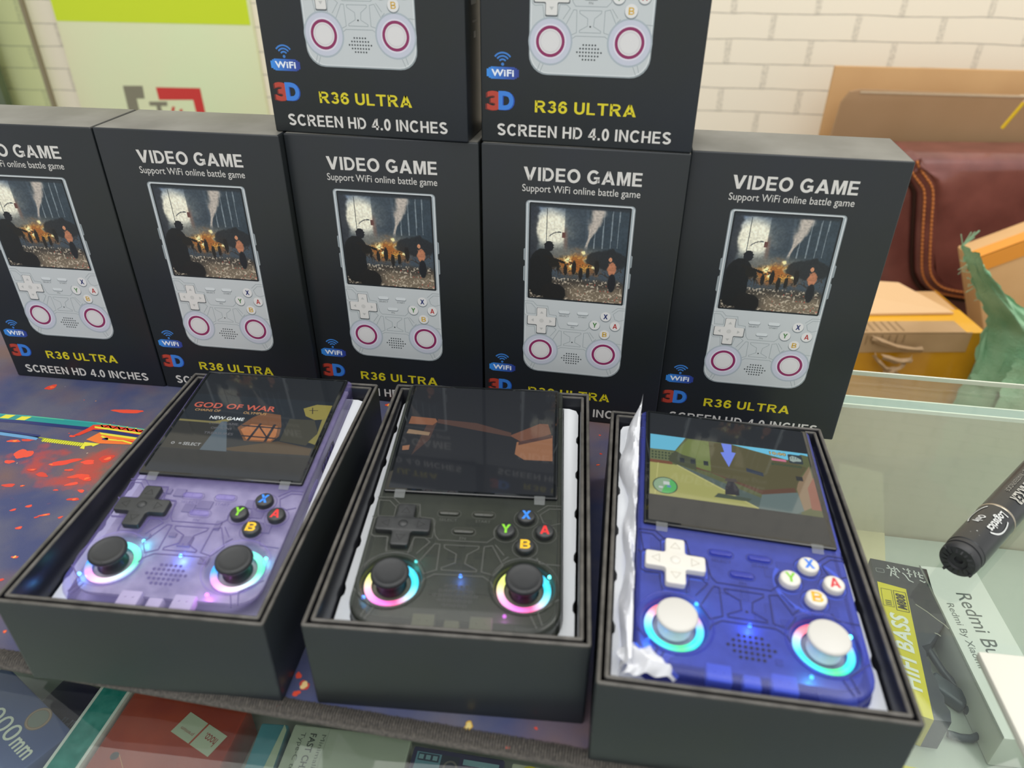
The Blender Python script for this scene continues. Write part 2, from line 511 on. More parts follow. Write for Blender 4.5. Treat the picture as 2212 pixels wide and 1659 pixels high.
q.poly([(-0.7162, -0.0778), (-0.722, -0.0772), (-0.745, -0.128), (-0.738, -0.128)], 0.0002, col='#c8302a')
q.poly([(-0.7, -0.082), (-0.706, -0.082), (-0.728, -0.128), (-0.72, -0.128)], 0.0002, col='#c8302a')
q.build('logo', PRINT, sg, smooth=0)

# tinted glass panel at the left, standing off the wall
gp = thing('glass_partition', 'tall green tinted glass panel with a dark green post, left of the sign board', 'partition', on_wall(0, 0, 0.0), (0, 0, WALL_YAW))
q = MB(); q.T = Matrix.Translation((0, -0.03, 0)) @ RX
q.box(-1.24, -Z0, -0.006, -0.977, 0.6, 0.0)
q.build('pane', pane_mat('green_pane', (0.93, 0.97, 0.84), 0.05), gp, smooth=0)
q = MB(); q.T = Matrix.Translation((0, -0.03, 0)) @ RX
q.box(-0.9805, -Z0, -0.008, -0.974, 0.6, 0.002)
q.build('edge_strip', mat('pane_edge', '#857b60', 0.4), gp, smooth=0)
q = MB(); q.T = Matrix.Translation((0, -0.03, 0)) @ RX
q.box(-1.155, -Z0, 0.0005, -1.068, 0.6, 0.02)
q.build('post', mat('dark_green_post', '#4b5840', 0.35, noise=(8, '#6d7a55', 0.7)), gp, smooth=0)

# ---------------------------------------------------------------- display counter
CY = radians(-8.8)
CO = (0.241, 0.4435, -0.004)                   # a point of the rear top edge of the glass
counter = thing('display_counter', 'glass-topped display counter that carries the desk mat and the boxes', 'counter', CO, (0, 0, CY))
GT = 0.009
q = MB(); rbox(q, -1.05, -0.62, -GT, 0.62, 0.0, 0.0, 0.0012, n=2)
q.build('glass_top', pane_mat('counter_glass', (0.935, 0.97, 0.95), 0.015), counter)
EDGE = mat('glass_edge', '#93aaa6', 0.15, coat=0.5)
EDGEW = mat('ground_edge', '#dfe3d8', 0.3)
q = MB(); q.box(-1.05, 0.0001, -0.0034, 0.62, 0.0014, -0.0002)
q.build('polished_edge', mat('polished_edge', '#cdd2c2', 0.2, coat=.3), counter, smooth=0)
q = MB()
q.box(-1.05, -0.0300, -0.40, 0.62, -0.0180, -GT - 0.0030)
q.build('rear_panel', clear_mat('hazy_rear_glass', (0.90, 0.91, 0.84), (0.68, 0.65, 0.53), 0.64, 0.12), counter, smooth=0)
q = MB(); q.box(-1.05, -0.0287, -GT - 0.0030, 0.62, -0.0193, -GT - 0.0004)
for y in (-0.0300, -0.0193):
    q.box(-1.05, y, -GT - 0.0030, 0.62, y + 0.0014, -GT - 0.0003, mi=1)
q.build('rear_panel_edge', [EDGE, EDGEW], counter, smooth=0)
q = MB(); q.box(-1.05, -0.62, -0.131, 0.62, -0.032, -0.121)
q.build('shelf', mat('shelf_board', '#b3b9ae', 0.35, noise=(6, '#9aa498', 0.6)), counter, smooth=0)
q = MB(); q.box(-1.05, -0.62, -0.946, 0.62, -0.0, -0.402)
q.build('base_cabinet', mat('cabinet_white', '#b9b6ae', 0.5), counter, smooth=0)
for xa, xb in ((-1.05, -1.042), (0.612, 0.62)):
    q = MB(); q.box(xa, -0.62, -0.402, xb, -0.032, -GT - 0.0003)
    q.build('side_panel', EDGE, counter, smooth=0)
# upright glass divider on the shelf (its ground edge shows as a teal bar)
dv = thing('glass_divider', 'teal edged glass divider standing on the counter shelf below the mat corner', 'divider', (-0.2188, 0.2494, -0.1246), (0, 0, radians(-9)))
q = MB(); q.box(-0.0072, -0.26, 0, 0.0072, 0.02, 0.026)
q.build('bar', mat('teal_edge', '#1f8378', 0.25, noise=(160, '#5fb5a8', 0.5), coat=0.4), dv, smooth=0)
q = MB()
for sx_ in (-1, 1):
    q.box(min(sx_ * 0.0072, sx_ * 0.0088), -0.26, 0, max(sx_ * 0.0072, sx_ * 0.0088), 0.02, 0.0262)
q.build('white_border', EDGEW, dv, smooth=0)

# ---------------------------------------------------------------- desk mat
MY = radians(-9.76)
MO = (-0.0853, 0.1753)                        # a point on the stitched front edge
desk = thing('desk_mat', 'navy desk mat with red splatter and a printed rifle, stitched edge, on the counter', 'mat', (MO[0], MO[1], -0.0037), (0, 0, MY))


def cloth_material():
    M = mat('mat_cloth', '#5a6080', 0.85, spec=0.2)
    nt = M.node_tree; N = nt.nodes; L = nt.links; b = N['Principled BSDF']
    tc = N.new('ShaderNodeTexCoord')

    def noise(s, d=4):
        n = N.new('ShaderNodeTexNoise'); n.inputs['Scale'].default_value = s; n.inputs['Detail'].default_value = d
        L.new(tc.outputs['Object'], n.inputs['Vector']); return n.outputs[0]

    def ramp(v, stops):
        r = N.new('ShaderNodeValToRGB'); e = r.color_ramp.elements
        e[0].position, e[0].color = stops[0]; e[1].position, e[1].color = stops[1]
        L.new(v, r.inputs[0]); return r.outputs[0]

    def mix(f, a, c):
        m_ = N.new('ShaderNodeMix'); m_.data_type = 'RGBA'; L.new(f, m_.inputs[0])
        for k, v in ((6, a), (7, c)):
            if isinstance(v, str): m_.inputs[k].default_value = rgba(v)
            else: L.new(v, m_.inputs[k])
        return m_.outputs[2]
    bl = ((0.42, (0, 0, 0, 1)), (0.62, (1, 1, 1, 1)))
    col = mix(ramp(noise(26), bl), '#484e70', '#606070')
    col = mix(ramp(noise(14), ((0.48, (0, 0, 0, 1)), (0.72, (1, 1, 1, 1)))), col, '#7d6152')
    # reddish cloud printed under the rifle
    sx = N.new('ShaderNodeVectorMath'); sx.operation = 'SUBTRACT'; L.new(tc.outputs['Object'], sx.inputs[0]); sx.inputs[1].default_value = (-0.175, 0.118, 0)
    sc = N.new('ShaderNodeVectorMath'); sc.operation = 'MULTIPLY'; L.new(sx.outputs[0], sc.inputs[0]); sc.inputs[1].default_value = (5.0, 15.0, 0)
    ln = N.new('ShaderNodeVectorMath'); ln.operation = 'LENGTH'; L.new(sc.outputs[0], ln.inputs[0])
    ma = N.new('ShaderNodeMath'); ma.operation = 'ADD'; L.new(ln.outputs['Value'], ma.inputs[0])
    mm_ = N.new('ShaderNodeMath'); mm_.operation = 'MULTIPLY'; L.new(noise(60, 5), mm_.inputs[0]); mm_.inputs[1].default_value = 1.6
    L.new(mm_.outputs[0], ma.inputs[1])
    col = mix(ramp(ma.outputs[0], ((1.05, (0.75, 0.75, 0.75, 1)), (1.0, (0, 0, 0, 1)))) if False else ramp(ma.outputs[0], ((0.75, (0.8, 0.8, 0.8, 1)), (1.0, (0, 0, 0, 1)))), col, '#b84a3a')
    fine = noise(2600, 2)
    col = mix(ramp(fine, ((0.35, (0.25, 0.25, 0.25, 1)), (0.7, (0, 0, 0, 1)))), col, '#2a2d48')
    L.new(col, b.inputs['Base Color'])
    bp = N.new('ShaderNodeBump'); bp.inputs['Strength'].default_value = 0.25; bp.inputs['Distance'].default_value = 0.0004
    L.new(fine, bp.inputs['Height']); L.new(bp.outputs[0], b.inputs['Normal'])
    return M


RX1 = 0.21                                     # the right edge lies under the open and closed boxes
q = MB(); q.prism([(-0.50, 0.0), (RX1, 0.0), (RX1, 0.318), (-0.50, 0.318)], 0.0, 0.0035, 0.0008)
q.build('cloth', cloth_material(), desk)


def stitch_row(q, x0, x1, y, dx):
    n = int((x1 - x0) / dx)
    for i in range(n):
        x = x0 + i * dx; s = rnd.uniform(-.0002, .0002)
        P = [(-0.0022 + s, 0.0004), (-0.0018, 0.0026), (0.0006, 0.0043), (0.0034 + s, 0.0041), (0.0046 + s, 0.0035)]
        w = dx * 0.47
        L = [[(x - w, y + a, b - .0003) for a, b in P], [(x - w * .5, y + a, b + .0004) for a, b in P], [(x + w * .5, y + a, b + .0004) for a, b in P], [(x + w, y + a, b - .0003) for a, b in P]]
        vs = [p for l in L for p in l]; k = len(P)
        q.add(vs, [[r * k + c, (r + 1) * k + c, (r + 1) * k + c + 1, r * k + c + 1] for r in range(3) for c in range(k - 1)])


q = MB(); stitch_row(q, -0.40, RX1, 0.0, 0.0011)
q.tube([(-0.5, -0.0012, 0.0012), (RX1, -0.0012, 0.0012)], 0.0016, 8)
q.build('stitched_edge', mat('edge_thread', '#3a3734', 0.8, noise=(900, '#6a645c', 0.7)), desk, smooth=60)


def mpt(x, y):                                 # world xy -> mat coordinates
    dx, dy = x - MO[0], y - MO[1]
    return (dx * cos(MY) + dy * sin(MY), -dx * sin(MY) + dy * cos(MY))


def blob(q, x, y, rx, ry, ang, z, col, seed, n=18):
    r = random.Random(seed); ph = [r.uniform(0, 6.28) for _ in range(4)]
    pts = []
    for k in range(n):
        a = 2 * pi * k / n
        g = 1 + .16 * sin(2 * a + ph[0]) + .12 * sin(3 * a + ph[1]) + .08 * sin(5 * a + ph[2])
        u, v = rx * g * cos(a), ry * g * sin(a)
        pts.append((x + u * cos(ang) - v * sin(ang), y + u * sin(ang) + v * cos(ang)))
    q.poly(pts, z, col)


q = MB()
big = [(-.3049, .4075, 3.8, 2.6), (-.242, .3804, 9, 2.2), (-.2878, .3497, 4, 1.2), (-.2955, .3486, 3.5, 1.5), (-.255, .329, 7, 2.6), (-.2419, .3292, 4, 2), (-.233, .3327, 4.5, 3), (-.283, .3363, 5, 4.5),
       (-.2868, .329, 2.6, 1.8), (-.2618, .3268, 1.6, .8), (-.2621, .3178, 4, 1.6), (-.241, .3168, 5.5, 1.8), (-.2362, .3149, 3.5, 2), (-.2414, .3101, 3, 1.5), (-.2753, .3085, 3.2, 1.6), (-.2676, .3082, 1.2, .7),
       (-.2476, .305, 1.3, .7), (-.2335, .3044, 2, 1.2), (-.2343, .2976, 3, 1.3), (-.2549, .2919, 1.9, .9), (-.2615, .2889, 1.6, .8), (-.243, .2853, 2.6, .9), (-.2463, .2835, 1.2, .6), (-.2339, .2836, 1.2, .8),
       (-.2509, .2756, 1.9, .9), (-.2413, .2554, 1.6, .8), (-.2392, .241, 1.2, .7), (-.2204, .2115, .9, .7), (-.2129, .2003, 1.2, .7), (-.087, .1908, 1.3, 1.4), (-.0836, .1862, 2.0, 2.2), (-.0859, .1826, 1.6, 1.2),
       (-.0913, .1772, 1.1, .8), (-.0744, .1764, 1.1, .7), (-.0065, .1645, .8, .7), (.0104, .1683, .7, .5), (-.0006, .1605, .9, .6), (.0535, .3592, .8, .5), (.0523, .3409, .9, .6), (.0497, .3306, 1, .7), (-.0788, .3897, 2, 2),
       (-.2635, .3537, 1.8, 1), (-.27, .322, 3, 1), (-.249, .322, 2.5, 1)]
RED = ['#d8432f', '#e04c35', '#c83c2c', '#d9482f']
for i, (x, y, a, b) in enumerate(big):
    u, v = mpt(x, y)
    blob(q, u, v, a * 1e-3, b * 1e-3, rnd.uniform(-.1, .5), 0.00355 + i * 2e-6, RED[i % 4], i)
    if i % 3 == 0:
        blob(q, u + a * 2e-4, v, a * 4e-4, b * 4.5e-4, .3, 0.00366, '#e98a3a' if i % 2 else '#ee6a3a', i + 50)
for (x, y, r1, c) in ((-.0836, .1862, 1.5, '#e8c98a'), (-.0157, .169, 1.7, '#c9a03a'), (-.0157, .169, 1.2, '#d6c27c'), (-.2413, .2554, .7, '#e8b25a'), (-.0788, .3897, 1.1, '#f0b04a')):
    u, v = mpt(x, y); blob(q, u, v, r1 * 1e-3, r1 * 1.1e-3, 0, 0.0038 - r1 * 3e-5, c, 77)
for i in range(70):
    u, v = rnd.uniform(-.26, .14), rnd.uniform(.004, .29)
    r = rnd.uniform(.15, .5) * 1e-3
    blob(q, u, v, r * 1.4, r, rnd.uniform(0, 3), 0.00355, rnd.choice(['#b9a58c', '#d8432f', '#8f86a0', '#c98a4a']), i, 8)
q.build('splatter_print', PRINT, desk, smooth=0)['kind'] = 'stuff'

q = MB()                                       # the printed rifle, lying across the left of the mat


def mp(pts):
    return [mpt(*p) for p in pts]


TEAL, NAVY, YEL, ORA, REDC, SKY = '#1f8a86', '#1d2a63', '#d9d23a', '#e2712c', '#d53b22', '#5b92bd'
top = [(-.40, .3925), (-.36, .3840), (-.3203, .3767), (-.302, .375), (-.277, .3713), (-.2554, .3682), (-.2241, .3618), (-.19, .357)]
for k in range(len(top) - 1):
    a, b = top[k], top[k + 1]
    q.poly(mp([(a[0], a[1] - .0075), (b[0], b[1] - .0075), b, a]), 0.0036, TEAL)
    q.poly(mp([(a[0], a[1] - .0085), (b[0], b[1] - .0085), (b[0], b[1] - .0055), (a[0], a[1] - .0055)]), 0.00362, NAVY)
    q.poly(mp([(a[0], a[1] - .0012), (b[0], b[1] - .0012), (b[0], b[1] - .0002), (a[0], a[1] - .0002)]), 0.00363, '#4fae8c' if k % 2 else '#2f9a96')
for k in range(9):
    x = -.395 + k * .011
    y = .3925 - (x + .40) * .215 if x < -.32 else .3767 - (x + .3203) * .155
    q.poly(mp([(x, y - .0045), (x + .006, y - .0050), (x + .0085, y - .0012), (x + .002, y - .0008)]), 0.00366, YEL)
for k in range(6):
    x = -.252 + k * .0058; y = .3676 - (x + .2554) * .2
    q.strip(mp([(x, y - .001), (x + .003, y - .0045), (x + .006, y - .001)]), .0009, 0.00366, col=YEL)
q.poly(mp([(-.2637, .3537), (-.258, .362), (-.2565, .3655), (-.248, .3655), (-.19, .3535), (-.19, .3475), (-.245, .3605), (-.254, .3605), (-.2595, .3545)]), 0.00366, REDC)
q.poly(mp([(-.255, .3640), (-.19, .3510), (-.19, .3494), (-.254, .3622)]), 0.00369, YEL)
q.poly(mp([(-.2535, .3505), (-.2489, .3577), (-.19, .3460), (-.19, .332), (-.2246, .3459), (-.2440, .3468)]), 0.00366, ORA)
q.poly(mp([(-.2489, .3577), (-.19, .3460), (-.19, .3438), (-.2470, .3556)]), 0.00369, YEL)
q.poly(mp([(-.236, .3515), (-.19, .342), (-.19, .338), (-.226, .3475), (-.233, .349)]), 0.00369, REDC)
q.strip(mp([(-.246, .354), (-.240, .3505), (-.231, .3495), (-.222, .346), (-.21, .344)]), .0012, 0.00372, col=YEL)
blob(q, *mpt(-.2423, .3512), .0017, .0013, 0, 0.00372, NAVY, 3)
rod = [(-.40, .3740), (-.3077, .3560), (-.2828, .3512)]
for k in range(2):
    a, b = rod[k], rod[k + 1]
    q.poly(mp([(a[0], a[1] - .0016), (b[0], b[1] - .0016), (b[0], b[1] + .0016), (a[0], a[1] + .0016)]), 0.0036, SKY)
    q.poly(mp([(a[0], a[1] + .0012), (b[0], b[1] + .0012), (b[0], b[1] + .0034), (a[0], a[1] + .0034)]), 0.0036, NAVY)
q.poly(mp([(-.29, .3535), (-.2796, .3512), (-.2796, .3488), (-.252, .3440), (-.252, .3470), (-.2796, .3520)]), 0.0036, '#9aa51f')
for k in range(17):
    x = -.2785 + k * .0015; y = .3507 - (x + .2796) * .17
    q.poly(mp([(x, y - .0026), (x + .0008, y - .0026), (x + .001, y + .0006), (x + .0002, y + .0006)]), 0.00364, YEL)
q.poly(mp([(-.2532, .3480), (-.2436, .3466), (-.2462, .3438), (-.2475, .3448), (-.2510, .3440), (-.2500, .3412), (-.2530, .3420)]), 0.00364, YEL)
q.build('rifle_print', PRINT, desk, smooth=0)

# ---------------------------------------------------------------- closed game boxes
BW, BD, BH = 0.106, 0.0457, 0.16667
CARD = mat('black_card', '#232726', 0.36, noise=(14, '#22262f', 0.8), spec=0.45, bump=(900, 0.02))
DUST_LIT = mat('dusty_lit_card_top', '#66655f', 0.5, noise=(26, '#85847e', 0.9), spec=0.5)  # dust, plus the light from above put into the grey
WORN = mat('worn_card_edge', '#5d5a55', 0.45, noise=(120, '#35332f', 0.9))


def vnoise(n, cells, seed):
    r = np.random.RandomState(seed); g = r.rand(cells + 2, cells + 2)
    t = np.linspace(0, cells, n, endpoint=False); i = t.astype(int); f = t - i; f = f * f * (3 - 2 * f)
    a = g[i][:, i]; b = g[i][:, i + 1]; c = g[i + 1][:, i]; d = g[i + 1][:, i + 1]
    fx = f[None, :]; fy = f[:, None]
    return a * (1 - fx) * (1 - fy) + b * fx * (1 - fy) + c * (1 - fx) * fy + d * fx * fy


def battle_picture(n):
    """a made-up ruined-street battle scene, n x n colours, row 0 = bottom"""
    y, x = np.mgrid[0:n, 0:n] / (n - 1.0)
    N1 = sum(vnoise(n, c, c) / 2 ** k for k, c in enumerate((5, 10, 20, 40))) / 1.875
    N2 = sum(vnoise(n, c, c + 9) / 2 ** k for k, c in enumerate((14, 28, 56))) / 1.75
    N3 = vnoise(n, 70, 5)

    def C(s): return np.array([int(s[i:i + 2], 16) for i in (1, 3, 5)]) / 255.0

    def blend(img, mask, col):
        mk = np.clip(mask, 0, 1)[..., None]
        return img * (1 - mk) + C(col) * mk

    def sm(v, a, b):
        t = np.clip((v - a) / (b - a), 0, 1); return t * t * (3 - 2 * t)
    img = np.ones((n, n, 3)) * C('#39444d')
    img = blend(img, sm(x, .5, .1) * sm(y, .55, .9), '#56677c')
    cx = np.hypot((x - .20) / .36, (y - .76) / .25)
    img = blend(img, sm(cx + .35 * (N1 - .5), 1.0, .35), '#d8d4bf')
    img = blend(img, sm(N1, .5, .7) * sm(y, .8, .95) * sm(x, .5, .2), '#46525f')
    # buildings
    img = blend(img, sm(np.abs(x - .46), .115, .10) * sm(y, .42, .5) * (.75 + .5 * (N2 - .5)), '#303a42')
    img = blend(img, (x > .60) * sm(y, .45, .55) * (.8 + .4 * (N2 - .5)), '#27333b')
    img = blend(img, sm(x + .08 * (N2 - .5), .10, .05) * (y > .3) * .9, '#20242a')
    for bx in (.66, .745, .83, .90):
        img = blend(img, (np.abs(x - bx - .01 * y) < .005) * (y > .58 + .1 * (bx - .66)) * .6, '#8d979b')
    img = blend(img, sm(np.abs(x - .40 + .05 * y), .04, .0) * sm(y, .5, .6) * sm(y, .82, .7) * .35, '#a0684c')
    # smoke plume
    w = .02 + .09 * sm(y, .62, 1.0); c0 = .575 + .12 * sm(y, .5, 1.0)
    img = blend(img, sm(np.abs(x - c0) / w + .8 * (N2 - .5), 1.0, .3) * sm(y, .55, .62), '#a39a90')
    # haze + fire
    img = blend(img, sm(np.abs(y - .5), .14, .0) * sm(np.abs(x - .45), .5, .1) * .55, '#8d8470')
    fire = sm(np.hypot((x - .50) / .33, (y - .40) / .15) + .9 * (N2 - .5), 1.0, .25)
    img = blend(img, fire * .95, '#9a5a22')
    img = blend(img, fire * sm(N2 + .4 * N3, .62, .85), '#e8b048')
    for fx, fy, r in ((.40, .44, .05), (.60, .45, .045), (.56, .53, .03), (.44, .38, .03), (.68, .38, .035)):
        img = blend(img, sm(np.hypot(x - fx, y - fy) / r + .8 * (N3 - .5), 1.0, .2), '#ffe9a8')
    img = blend(img, sm(N3 + .3 * N2, .78, .9) * sm(np.abs(y - .36), .17, .05) * .9, '#2a241f')
    # ground
    img = blend(img, sm(y + .05 * (N2 - .5), .27, .20), '#3a352e')
    img = blend(img, sm(y + .1 * (N1 - .5), .20, .10) * sm(x, .3, .5), '#6e6251')
    img = blend(img, (y < .24) * sm(N3 + .2 * N2, .74, .86) * .8, '#a79c8a')
    img = blend(img, (y < .2) * sm(vnoise(n, 50, 31), .85, .93) * sm(x, .4, .6), '#a3453a')
    # wreck at the right, dark crowd, generic figures
    img = blend(img, sm(np.hypot((x - .83) / .25, (y - .47) / .12) + .5 * (N2 - .5), 1.0, .8) * .92, '#1c1f21')
    for k, (hx, hy, s) in enumerate(((.47, .36, .05), (.545, .30, .045), (.62, .31, .04), (.71, .38, .05), (.38, .33, .04), (.30, .36, .035))):
        img = blend(img, sm(np.hypot((x - hx) / (s * .55), (y - hy) / (s * 1.7)) + .3 * (N3 - .5), 1.0, .8), '#191714')
    img = blend(img, sm(np.hypot((x - .87) / .05, (y - .37) / .085) + .3 * (N3 - .5), 1.0, .8), '#a36a4c')
    img = blend(img, sm(np.hypot((x - .85) / .02, (y - .475) / .026), 1.0, .8), '#b57c5a')
    img = blend(img, sm(np.hypot((x - .88) / .045, (y - .22) / .11), 1.0, .85), '#15171b')
    img = blend(img, sm(np.hypot((x - .13) / .125, (y - .42) / .125) + .2 * (N2 - .5), 1.0, .93), '#121414')
    img = blend(img, sm(np.hypot((x - .10) / .15, (y - .24) / .24) + .25 * (N2 - .5), 1.0, .93), '#101212')
    img = blend(img, (np.abs(y - .455 + .28 * (x - .2)) < .014) * (x > .14) * (x < .37), '#15130f')
    img = blend(img, sm(np.hypot((x - .25) / .06, (y - .40) / .05) + .2 * (N2 - .5), 1.0, .9), '#15140f')
    img = blend(img, sm(np.hypot((x - .195) / .052, (y - .575) / .060) + .15 * (N3 - .5), 1.0, .92), '#14161a')
    img = blend(img, (np.abs(x - .17) < .035) * (np.abs(y - .51) < .03), '#121414')
    img = blend(img, sm(np.hypot((x - .26) / .14, (y - .06) / .12) + .25 * (N2 - .5), 1.0, .9), '#131312')
    img = blend(img, sm(np.abs(x - .165), .006, .003) * (y > .62) * (y < .97), '#23282e')
    img = blend(img, sm(np.abs(np.hypot(x - .30, y - .60) - .13), .006, .003) * (y > .68) * (x < .32), '#2c3134')
    img = blend(img, (np.abs(x - .345) < .015) * (np.abs(y - .70) < .03), '#5b3a34')
    img = blend(img, sm(y, .965, .99), '#20262b')
    return np.clip(img * (1.12 + .25 * (N3[..., None] - .5)) + .02, 0, 1)


def picture_grid(q, img, x0, y0, x1, y1, z):
    n = img.shape[0]; lv = np.where(img <= .04045, img / 12.92, ((np.clip(img, 0, 1) + .055) / 1.055) ** 2.4)
    xs = np.linspace(x0, x1, n + 1); ys = np.linspace(y0, y1, n + 1)
    b = len(q.v)
    vs = [tuple(q.T @ Vector((xs[i], ys[j], z))) for j in range(n + 1) for i in range(n + 1)]
    q.v += vs
    for j in range(n):
        for i in range(n):
            a = b + j * (n + 1) + i
            q.f.append([a, a + 1, a + n + 2, a + n + 1]); q.m.append(q.mi); q.c.append(tuple(float(t) for t in lv[j, i]))


# face layout of the console in millimetres, origin at its centre (used by the print and by the real ones)
SHELL_X, SHELL_Y = 41.75, 75.9
STICKS = [(-27.0, -54.4), (26.7, -53.8)]
BUTTONS = [('X', 26.0, -17.9, '#2f7fe0'), ('Y', 17.6, -26.5, '#7cc62a'), ('A', 34.3, -26.0, '#d92b2b'), ('B', 26.2, -34.5, '#e9b81e')]
MENU = [('SELECT', -8.1, -17.0), ('START', 7.2, -16.9), ('FN', -.6, -27.1)]
LINES = [([(-41.5, -9.4), (-34.4, -9.1), (-31.1, -12.7), (-21.9, -12.6), (-20.5, -20.1), (-14.6, -20.6), (-12.6, -30.0), (-10.7, -32.5), (10.0, -32.5), (13.0, -29.5), (12.6, -25.5), (14.6, -22.2)], 0),
         ([(-40.6, -11.2), (-35.6, -11.3), (-32.2, -15.0), (-32.1, -20.5), (-39.2, -20.6)], 1),
         ([(-41.5, -21.0), (-40.2, -22.2), (-40.0, -31.0), (-38.2, -32.6), (-32.8, -32.2), (-31.6, -40.5)], 0),
         ([(-7.9, -35.0), (6.8, -34.9), (6.7, -36.3), (2.3, -39.7), (1.8, -44.4), (6.9, -47.2), (6.8, -48.3), (-7.4, -48.3), (-7.5, -47.1), (-2.2, -44.2), (-2.3, -39.7), (-7.6, -36.7)], 1),
         ([(-11.9, -34.6), (-9.8, -34.8), (-9.4, -48.4), (-14.2, -50.6), (-17.5, -45.2)], 1),
         ([(9.0, -35.0), (12.4, -34.2), (17.6, -44.2), (14.1, -49.6), (9.0, -48.2)], 1),
         ([(-14.6, -55.6), (-13.8, -53.4), (-9.9, -50.6), (9.9, -50.5), (13.4, -53.0), (14.2, -55.4)], 0),
         ([(-41.0, -59.6), (-33.3, -66.6), (-35.4, -72.3)], 0), ([(-31.1, -67.7), (-33.5, -73.6)], 0),
         ([(40.6, -59.6), (32.6, -66.0), (34.6, -72.2)], 0), ([(29.9, -67.8), (32.5, -73.6)], 0),
         ([(-21.2, -31.7), (-16.6, -31.8), (-14.2, -33.9), (-19.0, -40.6)], 0), ([(-22.6, -40.6), (-21.2, -31.7)], 0),
         ([(17.7, -39.0), (13.6, -33.6)], 0), ([(19.6, -39.6), (17.2, -42.0)], 0),
         ([(41.2, -9.4), (35.2, -9.4), (30.6, -13.6)], 0), ([(41.2, -11.2), (36.0, -11.4), (32.0, -15.2), (33.6, -19.8), (37.0, -21.2), (41.0, -19.6)], 0),
         ([(31.4, -39.4), (32.6, -42.2), (41.0, -42.8)], 0)]


def cross(cx, cy, a, w, r=1.0, n=3):
    pts = []
    for k in range(4):
        t = k * pi / 2
        for (px, py, rr) in ((a, -w, -1), (a, w, 1), (w, w, 0)):
            pts.append((px * cos(t) - py * sin(t), px * sin(t) + py * cos(t)))
    out = []
    N = len(pts)
    for i in range(N):
        p0, p1, p2 = Vector(pts[i - 1]), Vector(pts[i]), Vector(pts[(i + 1) % N])
        d0 = (p0 - p1).normalized(); d2 = (p2 - p1).normalized()
        rr = min(r, .45 * (p0 - p1).length, .45 * (p2 - p1).length)
        for k in range(n + 1):
            t = k / n
            s = p1 + d0 * rr * (1 - t) ** 2 + d2 * rr * t ** 2
            out.append((cx + s.x, cy + s.y))
    return out


def speaker_holes():
    for r, (k, y) in enumerate(((5, -55.9), (7, -58.2), (9, -60.5), (7, -62.8), (5, -65.1))):
        for i in range(k):
            yield ((i - (k - 1) / 2) * 2.05 - .2, y)


gb = thing('game_box', 'black game box at the left end of the bottom row, cut by the photo edge', 'box', (-0.3349, 0.4218, 0), (0, 0, -0.1203), 'closed game boxes standing in a row and stacked')
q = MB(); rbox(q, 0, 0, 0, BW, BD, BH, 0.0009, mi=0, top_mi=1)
q.build('carton', [CARD, DUST_LIT], gb)
LAY = 0.00005
q = MB(); q.T = RX
q.block('VIDEO GAME', .212 * BW, 1.404 * BW, .787 * BW, 1.470 * BW, LAY, '#d6d3cd', w=.20, gap=.13)
q.build('title_print', PRINT, gb, smooth=0)
q = MB(); q.T = RX
q.text('Support WiFi online battle game', .206 * BW, 1.337 * BW, .785 * BW, 1.3845 * BW, LAY, '#cfccc6', bold=.004)
q.build('subtitle_print', PRINT, gb, smooth=0)
q = MB(); q.T = RX
q.block('R36 ULTRA', .259 * BW, .149 * BW, .729 * BW, .202 * BW, LAY, '#d8c91f', w=.19, gap=.15)
q.build('model_print', PRINT, gb, smooth=0)
q = MB(); q.T = RX
q.block('SCREEN HD 4.0 INCHES', .079 * BW, .036 * BW, .900 * BW, .090 * BW, LAY, '#d6d3cd', w=.19, gap=.15)
q.build('size_print', PRINT, gb, smooth=0)
# printed picture of the console
q = MB()
q.T = RX @ Matrix.Translation((.498 * BW, .81 * BW, 0)) @ Matrix.Diagonal((.001 / 1.4455, .001 / 1.4455, 1, 1))
BLR = (13, 13, 3, 3)
G0, G1, G2 = '#c4c9ca', '#8f989b', '#d9dcda'
for s_ in (-1, 1):
    q.poly([(s_ * 41.6, 22), (s_ * 41.6, 8), (s_ * 42.9, 9), (s_ * 42.9, 21)][::s_ * -1], LAY * .5, G1)
    q.poly([(s_ * 41.6, 37), (s_ * 41.6, 26), (s_ * 42.9, 27), (s_ * 42.9, 36)][::s_ * -1], LAY * .5, G1)
q.poly(rrect(-41.75, -75.9, 41.75, 75.9, BLR), LAY, G1)
q.poly(rrect(-41.1, -75.0, 41.1, 75.3, BLR), LAY * 1.2, '#d2d6d7')
q.poly(rrect(-40.2, -74.2, 40.2, 74.6, (12.5, 12.5, 2.5, 2.5)), LAY * 1.4, G0)
for s_ in (-1, 1):
    q.poly(rrect(min(s_ * 39.3, s_ * 40.1), -6, max(s_ * 39.3, s_ * 40.1), 74.3, .3, 2), LAY * 1.5, '#98a5aa')
q.poly(rrect(-39, -6.6, 39, 74.4, 1.2, 3), LAY * 1.6, '#1d2327')
for pts, closed in LINES:
    q.strip(pts, .34, LAY * 1.6, col='#8d989b', closed=bool(closed))
for (sx_, sy_) in STICKS:
    for r, c in ((15.2, '#a9b3ba'), (14.0, '#c3c6d3'), (11.0, '#d8d5e0'), (9.9, '#8a2a5c'), (7.9, '#e2dede'), (7.4, '#cfcccd'), (6.3, '#d9d7d6')):
        q.poly(circ(sx_, sy_, r, 36), LAY * (1.7 + .1 * (16 - r)), c)
q.poly(cross(-26.8, -26.9, 12.3, 4.3), LAY * 1.8, '#5a6063'); q.poly(cross(-26.8, -26.5, 11.7, 3.9), LAY * 2, '#dcdad6')
